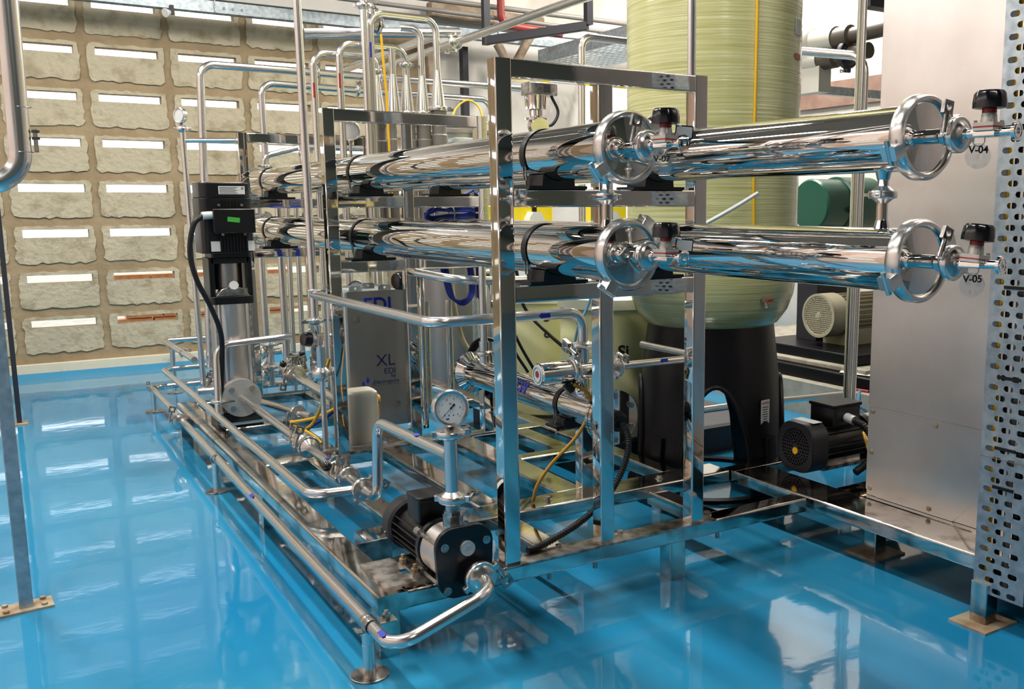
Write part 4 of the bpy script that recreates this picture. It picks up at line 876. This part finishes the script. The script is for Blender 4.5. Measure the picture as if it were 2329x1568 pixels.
mb.add([(.428+a*s, 1.365+b*s, HS+h) for s, h in L for a, b in pr], [(i*n+k, i*n+(k+1) % n, (i+1)*n+(k+1) % n, (i+1)*n+k) for i in range(len(L)-1) for k in range(n)]+[tuple(range(n-1, -1, -1)), tuple((len(L)-1)*n+k for k in range(n))]).build('body', 'can_white', t)
MB().cyl((.482, 1.372, .285), (.500, 1.374, .285), .018, n=16).cyl((.492, 1.374, .22), (.492, 1.374, .28), .010, n=10).build('cap', 'amber', t)
# ================================================================== FIBRE TANK
TX, TY = 1.448, .677
t = thing('fibre_tank', 'tall yellow green fibre-wound tank on a black moulded base', 'tank', (TX, TY, 0))
MB().lathe([(.18, .548), (.229, .573), (.261, .616), (.280, .670), (.288, .731), (.288, 2.55), (.26, 2.66), (.18, 2.74), (0, 2.77)], (TX, TY, 0), (0, 0, 1), 72).build('shell', 'fibre_tank', t)
# moulded skirt with arched openings
N = 96; th0 = math.radians(-124); vs_ = []; fs = []
def arch(a):
    best = .0
    for k in range(4):
        d = (a-th0-math.pi/2*k+math.pi) % (2*math.pi)-math.pi; h = math.radians(27)
        if abs(d) < h: best = max(best, .36*math.sqrt(1-(d/h)**2)+.02)
    return best
def rad(z): return .277-(.277-.216)*(z/.575)**1.1
for k in range(N):
    a = 2*math.pi*k/N; zb = arch(a); e = V((math.cos(a), math.sin(a), 0))
    for j in range(6):
        z = zb+(.575-zb)*j/5; vs_.append(V((TX, TY, z))+e*rad(z)); vs_.append(V((TX, TY, z))+e*(rad(z)-.014))
for k in range(N):
    k2 = (k+1) % N
    for j in range(5):
        a, b, c, d = k*12+j*2, k2*12+j*2, k2*12+j*2+2, k*12+j*2+2
        fs += [(a, b, c, d), (a+1, d+1, c+1, b+1)]
    fs += [(k*12, k*12+1, k2*12+1, k2*12), (k*12+10, k2*12+10, k2*12+11, k*12+11)]
base = MB().add(vs_, fs).build('base_skirt', 'tank_base', t)
for q in range(4):
    th = th0+math.pi/2*q; pts = []
    for i in range(17):
        d = math.radians(27)*(-1+i/8); a = th+d; z = arch(a) if abs(i-8) < 8 else .005; pts.append(V((TX, TY, z))+V((math.cos(a), math.sin(a), 0))*(rad(z)+.003))
    MB().tube(pts, .009, 0, 8).build('arch_rim', 'tank_base', base)
for dth in (45, 135, 225, 315):
    a = th0+math.radians(dth); e = V((math.cos(a), math.sin(a), 0)); s_ = V((-math.sin(a), math.cos(a), 0))
    p0 = V((TX, TY, .0))+e*.277; MB().sweep(rrect(.05, .03, .008, 2), p0, V((TX, TY, .20))+e*(rad(.2)), e).build('buttress', 'tank_base', base)
MB().ring((TX, TY, .006), (0, 0, 1), .288, .255, .012, 64).build('base_flange', 'tank_base', base)
a = math.radians(-82); e = V((math.cos(a), math.sin(a), 0)); s_ = V((-math.sin(a), math.cos(a), 0)); c = V((TX, TY, .285))+e*(rad(.285)+.002)
st_ = MB().sweep(rrect(.042, .085, .002, 1), c, c+e*.0012, (0, 0, 1)).build('notice', 'paper', t)
text('lettering', 'NOTICE', c+e*.0016+V((0, 0, .032)), s_, (0, 0, 1), .0095, 'red', st_)
for i in range(7): MB().sweep(rrect(.030-.004*(i % 3), .0022, .0004, 1), c+e*.0011+V((0, 0, .018-.008*i)), c+e*.0016+V((0, 0, .018-.008*i)), (0, 0, 1)).build('print_line', 'ink', t)
a = math.radians(-62); e = V((math.cos(a), math.sin(a), 0)); s_ = V((-math.sin(a), math.cos(a), 0)); c = V((TX, TY, 1.46))+e*.289
for dz, h, m_ in ((.06, .05, 'paper'), (-.03, .018, 'red')): MB().sweep(rrect(.05, h, .002, 1), c+V((0, 0, dz)), c+V((0, 0, dz))+e*.001, (0, 0, 1)).build('tank_label', m_, t)
a = math.radians(-103); e = V((math.cos(a), math.sin(a), 0))
o = MB().cable([V((TX, TY, z))+e*.294+V((.004*math.sin(z*9), 0, 0)) for z in (.87, 1.1, 1.4, 1.7, 2.0, 2.4)], .0048).build('air_tube', 'yellow'); tag(o, 'yellow air tube hanging down the front of the fibre tank', 'tube')
o = MB().cable([V((1.20, .41, .905)), V((1.27, .355, .955)), V((1.345, .330, 1.0))], .0062).build('white_tube', 'white_plastic'); tag(o, 'white plastic tube slanting across the fibre tank', 'tube')
t = thing('drain_cock', 'tiny steel drain cock with red handle under the fibre tank belly', 'valve', (1.44, .39, .64))
MB().cyl((1.440, .415, .668), (1.420, .360, .648), .0075, n=10).build('spout', 'cast_steel', t); MB().box(1.428, 1.452, .366, .374, .660, .668).build('handle', 'red', t)
# ================================================================== SHEET CABINET
t = thing('sheet_cabinet', 'large brushed steel sheet cabinet at the right edge', 'cabinet', (1.86, -.7, HS))
KX, K0, K1 = 1.42, -1.5, -.07
MB().box(KX+.004, 2.3, K0, K1, .143, 2.7).build('body', 'brushed_sheet', t)
MB().rbox(KX-.004, KX+.004, K0, K1-.002, .405, 2.7, .002, 'z').build('upper_sheet', 'brushed_sheet', t)
lw = flat_shape('lower_sheet', [[(K1, .160), (K1, .402), (K0, .402), (K0, .20), (-.42, .20), (-.365, .143), (-.11, .143)]], (KX+.002, 0, 0), (0, 1, 0), (0, 0, 1), .004, 'brushed_sheet', t)
for y, z in ((-.085, .388), (-.30, .388), (-.085, .27), (-.085, .165), (-.29, .158)):
    MB().lathe([(.0075, 0), (.0065, .003), (0, .004)], (KX, y, z), (-1, 0, 0), 14).build('screw', 'rust_plate', lw)
# ================================================================== UPRIGHT PERFORATED TRAY
t = thing('upright_tray', 'galvanised perforated tray standing upright at the right edge', 'cable tray', (1.24, -.645, .078))
AX, A0, A1, AZ0, AZ1 = 1.222, -.580, -.706, .078, 2.6
def stadium(a):
    ca, sa = abs(math.cos(a)), abs(math.sin(a)); L_, r_ = .0056, .0064
    if sa > 1e-6 and r_/sa*ca <= L_: return r_/sa
    return L_*ca+math.sqrt(max(0, r_*r_-(L_*sa)**2))
mb = MB(); z = AZ0; row = 0; RH, CW = .0235, .0375
while z+RH < AZ1:
    y = A0
    first = -.003 if row % 2 == 0 else -.0215
    mb.box(AX, AX+.0016, A0+first, A0, z, z+RH)
    k = 0; y = A0+first
    while y-CW > A1-.0005:
        mb.holed((AX, y-CW/2, z+RH/2), (0, 1, 0), (0, 0, 1), CW, RH, stadium, (.0016, 0, 0)); y -= CW; k += 1
    if y > A1: mb.box(AX, AX+.0016, A1, y, z, z+RH)
    z += RH; row += 1
mb.box(AX, AX+.0016, A1, A0, z, AZ1)
mb.build('perforated_face', 'galvanised', t)
MB().box(AX, AX+.05, A1-.0016, A1, AZ0, AZ1).build('side_flange', 'galvanised', t); MB().box(AX, AX+.05, A0, A0+.0016, AZ0, AZ1).build('side_flange', 'galvanised', t)
MB().box(AX-.0022, AX-.0008, A1, A0, .398, .3995).build('joint_line', 'pvc_grey', t)
for z in (.33, .42, .58, .78): MB().box(AX-.003, AX+.004, -.667, -.615, z, z+.007).build('cable_tie', 'black_rubber', t)
for i, (y, m_, r, nm) in enumerate(((-.600, 'yellow', .006, 'yellow'), (-.620, 'black_rubber', .008, 'black'), (-.645, 'pvc_grey', .008, 'grey'), (-.668, 'black_rubber', .009, 'thick black'), (-.690, 'cream_cable', .006, 'cream'))):
    o = MB().cable([(AX+.020, y, .10), (AX+.018, y+.003, .8), (AX+.020, y-.002, 1.6), (AX+.018, y, 2.5)], r, 8).build('tray_cable', m_); tag(o, '%s cable running up inside the upright perforated tray' % nm, 'cable', 'cables inside the upright tray')
# ================================================================== LEFT POSTS AND PIPE
t = thing('floor_post', 'steel angle post bolted to the floor at the left edge', 'post', (-.622, .74, 0))
MB().rbox(-.637, -.607, .725, .755, .006, 3.15, .003, 'z').build('upright', 'galvanised', t)
bp_ = MB().prism([(-.060, -.038), (.060, -.026), (.056, .044), (-.060, .032)], (-.624, .738, 0), (1, 0, 0), (0, 1, 0), (0, 0, .006)).build('base_plate', 'rust_plate', t)
for a, b in ((-.04, -.022), (.04, -.012), (-.042, .020), (.038, .030)): MB().cyl((-.624+a, .738+b, .006), (-.624+a, .738+b, .012), .007, n=6).build('bolt', 'rust_plate', bp_)
t = thing('floor_post', 'dark slim post standing on the floor in front of the block wall at far left', 'post', (-.562, 3.12, 0))
MB().rbox(-.572, -.552, 3.11, 3.13, .005, 3.15, .002, 'z').build('upright', 'steel_dark', t); MB().box(-.61, -.53, 3.08, 3.16, 0, .006).build('base_plate', 'rust_plate', t)
t = thing('elbow_pipe', 'fat steel pipe bending away at the left edge', 'pipe', (-.55, .85, 1.0))
MB().tube([(-.525, .85, 3.1), (-.5385, .85, 1.02), (-2.45, .85, .98)], .0245, .075, 28, 8).build('tube', 'pipe_steel', t)
MB().torus((-.531, .85, 1.20), (0, 0, 1), .0246, .0008, n=28, m_=5).torus((-.535, .85, 1.095), (0, 0, 1), .0246, .0008, n=28, m_=5).build('weld_seam', 'cast_steel', t)
MB().box(-.512, -.495, .84, .86, 1.125, 1.131).box(-.512, -.495, .84, .86, 1.141, 1.147).build('bracket', 'cast_steel', t); MB().cyl((-.504, .85, 1.095), (-.504, .85, 1.15), .005, n=8).build('bolt', 'cast_steel', t)
pipe('slim upright steel pipe rising behind the near frame corner', [(.885, .070, .99), (.885, .070, 3.12)], .0108, 0)
# ================================================================== DOSING TANKS AND PUMPS
def dosing(x, y, r, z0, z1, label, txt=None, ang=-130, size=.05):
    t = thing('dosing_tank', label, 'tank', (x, y, z0), 'pale yellow dosing tanks')
    MB().lathe([(r*.94, 0), (r, .012), (r, z1-z0-.01), (r*.96, z1-z0)], (x, y, z0), (0, 0, 1), 48).build('body', 'dosing_tank', t)
    MB().lathe([(r*1.02, 0), (r*1.05, .004), (r*1.05, .040), (r*1.0, .046), (r*.5, .052), (0, .053)], (x, y, z1-.03), (0, 0, 1), 48).build('lid', 'dosing_lid', t)
    if txt:
        a = math.radians(ang); e = V((math.cos(a), math.sin(a), 0)); s_ = V((-math.sin(a), math.cos(a), 0))
        for i, (ln, dz, sz) in enumerate(txt): text('lettering', ln, V((x, y, dz))+e*(r+.001), s_, (0, 0, 1), sz, 'ink', t, thick=.0015, bold=True)
    return t
dosing(1.35, 1.165, .19, .10, .615, 'pale yellow dosing tank lettered Si nearest the fibre tank', (('Si', .435, .062),), -108)
dosing(1.36, 1.66, .20, .10, .600, 'pale yellow dosing tank with cut-off lettering behind the sensor tee', (('S', .52, .06), ('c', .45, .05)), -122)
dosing(1.80, 1.78, .20, .10, .620, 'pale yellow dosing tank half hidden behind the nearest one')
o = MB().rbox(1.15, 2.02, .965, 2.0, 0, .10, .01, 'z').build('tank_pallet', 'steel_dark'); tag(o, 'dark low pallet under the pale yellow tanks', 'pallet')
sh = thing('pump_shelf', 'grey shelf stand carrying the yellow dosing pumps', 'shelf', (1.85, 2.42, 0))
MB().box(1.40, 2.40, 2.30, 2.56, .80, .82).build('shelf_board', 'box_grey', sh)
for x in (1.42, 2.36):
    for y in (2.32, 2.53): MB().box(x, x+.025, y, y+.025, 0, .80).build('leg', 'galvanised', sh)
def dpump(x, label):
    t = thing('dosing_pump', label, 'pump', (x, 2.43, .82), 'yellow dosing pumps on the shelf')
    MB().rbox(x-.10, x+.10, 2.37, 2.50, .82, .968, .02, 'z').build('housing', 'yellow_plastic', t, bevel=.006)
    MB().prism([(-.042, 0), (.042, 0), (.042, .085), (.022, .115), (-.022, .115), (-.042, .085)], (x-.03, 2.31, .822), (1, 0, 0), (0, 0, 1), (0, .06, 0)).build('pump_head', 'white_plastic', t)
    for dx in (-.016, .016): MB().cyl((x-.03+dx, 2.312, .885), (x-.03+dx, 2.306, .885), .007, n=10).build('head_bolt', 'ink', t)
    MB().cyl((x-.03, 2.34, .937), (x-.03, 2.34, .975), .013, n=10).build('fitting', 'black_plastic', t)
dpump(1.70, 'yellow dosing pump with white head seen between the near cross rails'); dpump(1.52, 'yellow dosing pump half hidden behind the near left post'); dpump(2.15, 'yellow dosing pump seen right of the link pipe')
# ================================================================== STEEL MIXING TANK, BOXES, ACTUATOR VALVE
t = thing('mixing_tank', 'round steel mixing tank with lid handles behind the vessels', 'tank', (1.52, 2.85, 0))
MB().lathe([(.20, 0), (.22, .01), (.22, 1.33), (.24, 1.335), (.24, 1.35), (.10, 1.375), (0, 1.378)], (1.50, 2.90, 0), (0, 0, 1), 48).build('shell', 'matt_sheet', t)
for x in (1.40, 1.62): MB().tube([(x, 2.80, 1.35), (x, 2.80, 1.40), (x+.05, 2.80, 1.40), (x+.05, 2.80, 1.35)], .004, .008, 8).build('lid_handle', 'cast_steel', t)
for i, (x, y, z, lab) in enumerate(((1.31, 2.66, 1.235, 'grey junction box left of the other on the mixing tank'), (1.43, 2.655, 1.250, 'grey junction box right of the other on the mixing tank'))):
    t = thing('junction_box', lab, 'box', (x, y, z), 'grey junction boxes')
    MB().rbox(x-.055, x+.055, y-.04, y+.04, z, z+.055, .004, 'z').build('body', 'box_grey', t, bevel=.002)
    for dx in (-.03, .02): MB().cyl((x+dx, y-.04, z+.018), (x+dx, y-.044, z+.018), .005, n=8).build('screw', 'cast_steel', t)
t = thing('box_bracket', 'flat bracket holding the two junction boxes to the mixing tank', 'bracket', (1.37, 2.67, 1.21)); MB().box(1.25, 1.49, 2.61, 2.72, 1.225, 1.235).build('plate', 'galvanised', t)
t = thing('actuator_valve', 'steel actuated valve with a small black display box', 'valve', (1.85, 2.6, .82))
MB().cyl((1.83, 2.60, 0), (1.83, 2.60, 1.36), .028, n=20).build('riser', 'pipe_steel', t)
MB().sphere((1.83, 2.58, 1.375), .055, 18).cyl((1.83, 2.58, 1.38), (1.80, 2.50, 1.365), .045, n=20).build('body', 'polished', t)
MB().lathe([(.06, 0), (.06, .012), (.035, .014), (.035, .05), (.055, .055), (.058, .13), (.05, .14)], (1.83, 2.60, 1.405), (0, 0, 1), 28).build('actuator', 'polished', t)
hd = MB().rbox(1.765, 1.93, 2.54, 2.64, 1.53, 1.592, .006, 'z').build('head_box', 'cast_steel', t, bevel=.003); MB().box(1.845, 1.885, 2.538, 2.5405, 1.542, 1.582).build('display', 'ink', t)
MB().cable([(1.90, 2.56, 1.53), (1.935, 2.55, 1.45), (1.90, 2.55, 1.385), (1.85, 2.56, 1.38)], .008).build('cable', 'black_rubber', t)
# ================================================================== OVERHEAD STEELWORK
t = thing('hanger_frame', 'black angle iron hanger near the ceiling behind the near frame', 'bracket', (2.2, 3.0, 1.85))
MB().box(2.385, 2.425, 2.98, 3.02, 2.0, ZC).build('upright', 'steel_dark', t); MB().sweep(rrect(.035, .05, .003, 1), (2.40, 3.0, 1.995), (2.02, 3.55, 1.955)).build('arm', 'steel_dark', t)
MB().box(2.0, 2.04, 3.53, 3.57, 1.93, ZC).build('upright', 'steel_dark', t)
o = MB().box(2.235, 2.275, 4.36, 4.42, 1.25, 2.05).build('wall_channel', 'steel_dark'); tag(o, 'dark steel channel upright on the white wall right of the block wall', 'channel')
o = MB().rbox(1.985, 2.06, 4.37, 4.44, 0, 2.06, .01, 'z').build('wall_batten', 'wood_beige'); tag(o, 'rough beige batten at the end of the block wall', 'batten')
o = MB().sweep(rrect(.10, .09, .01, 1), (2.0, 4.36, 2.27), (2.85, 4.36, 2.25)).build('roof_batten', 'wood_beige'); tag(o, 'rough beige batten high on the white beam', 'batten')
t = thing('roof_brace', 'rough beige forked brace below the cable tray', 'brace', (2.55, 4.2, 1.9))
MB().sweep(rrect(.06, .05, .01, 1), (2.42, 4.2, 2.06), (2.52, 4.2, 1.90)).build('left_arm', 'wood_beige', t); MB().sweep(rrect(.06, .05, .01, 1), (2.68, 4.2, 2.14), (2.53, 4.2, 1.90)).build('right_arm', 'wood_beige', t)
pipe('dark red pipe elbow beside the black hanger', [(2.30, 3.9, 2.3), (2.30, 3.9, 2.13), (2.75, 3.9, 2.11)], .025, .06, m='copper_pipe')
o = MB().box(2.60, 4.1, 1.05, 1.12, 1.80, 1.88).build('roof_beam', 'steel_dark'); tag(o, 'dark steel beam high between the fibre tank and the cabinet', 'beam')
# ================================================================== MACHINES ON THE CONCRETE PLINTH AT THE BACK RIGHT
t = thing('machine_plinth', 'low concrete plinth with dusty boards behind the fibre tank', 'plinth', (2.95, 1.4, 0))
MB().box(2.50, 4.05, .2, 2.9, 0, .152).build('block', 'concrete', t)
for i, (x0, x1, y0, y1, z0, z1, m_) in enumerate(((2.56, 3.35, .85, 2.1, .152, .21, 'tank_base'), (2.60, 3.3, 1.0, 1.9, .21, .235, 'concrete'), (2.64, 3.3, 1.1, 1.8, .235, .285, 'tank_base'))):
    MB().box(x0, x1, y0, y1, z0, z1).build('board', m_, t, bevel=.006)
o = MB().add([(2.56, 1.12, .215), (2.60, .98, .214), (2.70, .97, .222), (2.69, 1.10, .213), (2.62, 1.16, .217), (2.65, 1.04, .226)], [(0, 1, 5), (1, 2, 5), (2, 3, 5), (3, 4, 5), (4, 0, 5)]).build('crumpled_paper', 'paper'); tag(o, 'crumpled white paper lying on the plinth boards', 'paper')
o = MB().cyl((2.53, 1.05, .158), (2.545, .93, .158), .006, n=8).build('red_pen', 'red'); tag(o, 'red pen lying on the edge of the plinth', 'pen')
BX, BY, BZ = 2.72, 1.42, .435
t = thing('electric_motor', 'beige electric motor with perforated fan cover on the plinth', 'motor', (3.0, BY, .29))
fan = [[(x+.0036*a, y+.0032*b) for a, b in ((-1, -1), (1, -1), (1, 1), (-1, 1))] for x in [-.084+.0098*i for i in range(18)] for y in [-.084+.0098*j for j in range(18)] if .018 < math.hypot(x, y) < .088]
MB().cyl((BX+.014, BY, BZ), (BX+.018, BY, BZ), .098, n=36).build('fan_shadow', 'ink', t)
flat_shape('fan_grille', [[(.097*math.cos(a), .097*math.sin(a)) for a in [2*math.pi*k/40 for k in range(40)]]]+fan, (BX+.004, BY, BZ), (0, -1, 0), (0, 0, 1), .003, 'beige_paint', t)
MB().ring((BX+.006, BY, BZ), (1, 0, 0), .107, .095, .014, 44).lathe([(.107, .01), (.107, .10), (.102, .11)], (BX, BY, BZ), (1, 0, 0), 44).build('fan_cover', 'beige_paint', t)
MB().cyl((BX-.001, BY, BZ), (BX+.004, BY, BZ), .012, n=16).build('hub', 'beige_paint', t)
MB().cyl((BX+.10, BY, BZ), (BX+.45, BY, BZ), .085, n=30).build('body', 'beige_paint', t)
for i in range(26):
    a = 2*math.pi*i/26; e = V((0, math.cos(a), math.sin(a))); q = V((BX+.115, BY, BZ))+e*.092; MB().sweep(rrect(.005, .02, .001, 1), q, q+V((.32, 0, 0)), e).build('fin', 'beige_paint', t)
MB().box(BX+.12, BX+.40, BY-.08, BY+.08, .286, BZ-.07).build('foot', 'beige_paint', t)
t = thing('green_motor', 'dark green cylindrical motor above the beige motor', 'motor', (3.0, 1.55, .30))
MB().lathe([(.12, 0), (.128, .01), (.128, .17), (.14, .175), (.14, .40), (.12, .41)], (2.80, 1.58, .965), (1, 0, 0), 40).build('body', 'green_paint', t)
MB().cyl((2.97, 1.42, .935), (2.97, 1.46, .935), .02, n=10).build('knob', 'black_rubber', t)
MB().box(2.85, 3.15, 1.56, 1.70, .286, .86).build('pedestal', 'steel_dark', t)
# grey plastic pipe runs with white bodies
t = thing('filter_manifold', 'white plastic filter bodies with dark grey pipe stubs beside the fibre tank', 'manifold', (2.8, 1.5, 1.5))
MB().cyl((2.80, 1.62, 1.745), (2.80, 1.43, 1.738), .055, n=22).sphere((2.80, 1.62, 1.745), .075, 18).build('upper_body', 'pvc_white', t)
MB().cyl((2.80, 1.72, 1.655), (2.80, 1.52, 1.652), .055, n=22).sphere((2.80, 1.70, 1.655), .075, 18).box(2.76, 2.84, 1.50, 1.70, 1.50, 1.62).build('lower_body', 'pvc_white', t)
MB().lathe([(.05, 0), (.05, .10), (.036, .11), (.036, .75)], (2.80, 1.44, 1.735), (0, -1, .02), 24).build('upper_pipe', 'pvc_dark', t)
MB().lathe([(.05, 0), (.05, .10), (.036, .11), (.036, .30)], (2.80, 1.53, 1.652), (0, -1, .02), 24).build('lower_pipe', 'pvc_dark', t)
tri_clamp((2.80, 1.36, 1.655), (0, 1, 0), .065, t, (0, 0, -1), t=.03, mt='steel_dark')
MB().box(2.84, 4.1, 1.56, 1.60, 1.50, 1.54).build('wall_arm', 'galvanised', t)
pipe('tall upright steel pipe left of the cabinet with a clamp at its foot', [(2.055, .60, .16), (2.075, .60, 3.1)], .0165, 0, [((2.056, .60, .175), (0, 0, 1), .040, (-.9, -.3, 0), dict(t=.018))])
pipe('second upright steel pipe beside it, hooking away at the top', [(2.110, .63, .05), (2.118, .63, 1.50), (2.118, .95, 1.56)], .0165, .06)
pipe('slim upright steel pipe right of the fibre tank base', [(1.93, 1.05, .33), (1.93, 1.05, .95)], .0105, 0, [((1.93, 1.05, .335), (0, 0, 1), .024, (.8, -.5, 0))])
t = thing('knob_valve', 'small valve with black and red knob right of the fibre tank base', 'valve', (1.93, .98, .15))
MB().cyl((1.93, 1.0, .16), (1.93, 1.0, .31), .014, n=14).build('riser', 'pipe_steel', t); dia_valve(t, (1.93, .985, .235), (0, 0, 1), (.75, -.65, 0), 1.0, end=False)
pipe('low steel pipe running behind the fibre tank base', [(1.50, 1.02, .165), (1.93, 1.02, .16), (2.45, .98, .15)], .0145, .02)
# ================================================================== CABLES
def cab(label, pts, r, m_, nm='cable', steps=6): return tag(MB().cable(pts, r, 8, steps).build(nm, m_), label, 'cable')
def tubeline(label, pts, r, m_, nm='air_tube'): return tag(MB().cable(pts, r, 8, 6).build(nm, m_), label, 'tube')
tubeline('yellow air tube bowing down behind the stand pipe', [(.33, 1.37, .445), (.302, 1.36, .38), (.305, 1.37, .33), (.31, 1.44, .26), (.30, 1.52, .19), (.275, 1.60, .148)], .0058, 'yellow')
tubeline('yellow air tube kinked beside the skid near the middle post', [(.40, 1.50, .250), (.32, 1.52, .215), (.262, 1.58, .195), (.248, 1.60, .190), (.262, 1.55, .178), (.285, 1.46, .165), (.292, 1.38, .150)], .0055, 'yellow')
tubeline('blue air tube slanting to the middle frame post', [(.42, 1.50, .262), (.36, 1.52, .215), (.31, 1.56, .175), (.29, 1.60, .146)], .0062, 'blue_cable')
tubeline('yellow air tube hanging down among the looped pipes', [(.800, 2.02, 1.66), (.806, 2.02, 1.54), (.814, 2.02, 1.40), (.815, 2.02, 1.25), (.820, 2.02, 1.00)], .0052, 'yellow')
tubeline('yellow air tube looping above the mixing tank', [(1.50, 2.95, 1.385), (1.55, 2.98, 1.48), (1.62, 2.98, 1.53), (1.68, 2.97, 1.50), (1.70, 2.95, 1.42)], .005, 'yellow')
# coil of blue cable tied on the upper rails
pts = []
for k in range(6):
    dz = .006*(k % 3); dy = .010*(k//3)
    pts += [(.70+.004*k, 1.32+dy, .945+dz), (.685, 1.325+dy, .930+dz), (.70, 1.33+dy, .918+dz), (.78, 1.34+dy, .922+dz), (.87-.006*k, 1.34+dy, .924+dz), (.895-.005*k, 1.34+dy, .935+dz), (.86, 1.33+dy, .946+dz), (.78, 1.33+dy, .948+dz)]
cab('blue cable wound in a tied flat coil behind the vessels', pts, .0042, 'blue_cable')
cab('blue cable rising from the tied coil under the upper vessel', [(.69, 1.32, .94), (.74, 1.31, .968), (.80, 1.30, .995), (.88, 1.30, 1.03), (.95, 1.30, 1.05)], .0055, 'blue_cable')
tag(MB().ring((.785, 1.336, .934), (1, 0, 0), .030, .026, .004, 12).build('cable_tie', 'white_plastic'), 'white cable tie around the blue coil', 'cable tie')
pts = []
for k in range(4):
    lp = [(.72+.008*k, 1.30, .765), (.73+.006*k, 1.29, .70), (.745+.006*k, 1.28, .645-.004*k), (.79+.004*k, 1.28, .628-.004*k), (.828+.005*k, 1.29, .66), (.825+.005*k, 1.30, .765)]
    pts += lp if k % 2 == 0 else lp[::-1]
cab('dark blue cable hanging in a loose loop right of the plate module', pts, .0052, 'blue_ink')
cab('thick cream hose hanging behind the near left post', [(.86, 1.35, .765), (.865, 1.32, .66), (.88, 1.30, .62), (.92, 1.28, .60), (.94, 1.28, .50), (.97, 1.27, .44)], .0115, 'cream_cable', 'hose')
cab('cream hose dropping beside the plate module to the pallet', [(.825, 1.45, .76), (.83, 1.44, .6), (.855, 1.42, .46), (.90, 1.40, .40), (.95, 1.38, .37)], .010, 'cream_cable', 'hose')
for k, (a, b) in enumerate(((.90, .93), (.93, .90))):
    cab('black cable hanging behind the near left post, %s one' % ('left', 'right')[k], [(a, 1.25, .765), (b, 1.24, .66), (b+.03, 1.22, .58), (a+.05, 1.20, .46), (a+.10, 1.18, .36)], .0058, 'black_rubber')['group'] = 'black cables behind the near left post'
cab('black cable crossing down in front of the dosing tanks', [(.98, 1.22, .74), (1.00, 1.20, .60), (1.06, 1.12, .50), (1.13, 1.02, .41), (1.18, .94, .33)], .0065, 'black_rubber')
cab('slim teal tube curving down beside the sensor tee', [(1.13, .92, .70), (1.10, .92, .62), (1.06, .92, .55), (1.045, .92, .46), (1.06, .90, .38), (1.09, .88, .25), (1.10, .87, .146)], .0045, 'pale_blue', 'tube')
for k in range(3):
    tag(MB().torus((.80+.012*k, 1.12, .455-.01*k), (.3, 1, .1), .055+.006*k, .0055, n=26, m_=7, ry=.0055).build('cable_coil', 'black_rubber'), 'black cable coil hanging by the lamp chamber far flange, %s ring' % ('inner', 'middle', 'outer')[k], 'cable', 'rings of the hanging black coil')
for k in range(3):
    cab('yellow cable dropping beside the sheet cabinet, %s of three' % ('leftmost', 'middle', 'rightmost')[k], [(1.66+.01*k, .16, .245), (1.615+.012*k, .10, .215), (1.56+.014*k, .03, .19), (1.53+.016*k, .0, .145)], .0052, 'yellow')['group'] = 'yellow cables beside the cabinet'
for k in range(2):
    cab('pale blue tube curling beside the sheet cabinet, %s one' % ('upper', 'lower')[k], [(1.79, .30, .345-.02*k), (1.755, .27, .305-.015*k), (1.78, .25, .28-.012*k), (1.75, .22, .235), (1.77, .22, .17)], .0055, 'pale_blue', 'tube')['group'] = 'pale blue tubes beside the cabinet'
cab('thick pale grey hose arching beside the sheet cabinet', [(1.78, .12, .54), (1.74, .13, .50), (1.73, .14, .43), (1.76, .15, .37)], .010, 'pvc_white', 'hose')
t = thing('black_valve', 'black plastic hand valve with red collar beside the plate module top', 'valve', (.645, 1.42, .66))
dia_valve(t, (.668, 1.42, .700), (0, .3, 1), (-1, -.25, 0), 1.15, end=False)
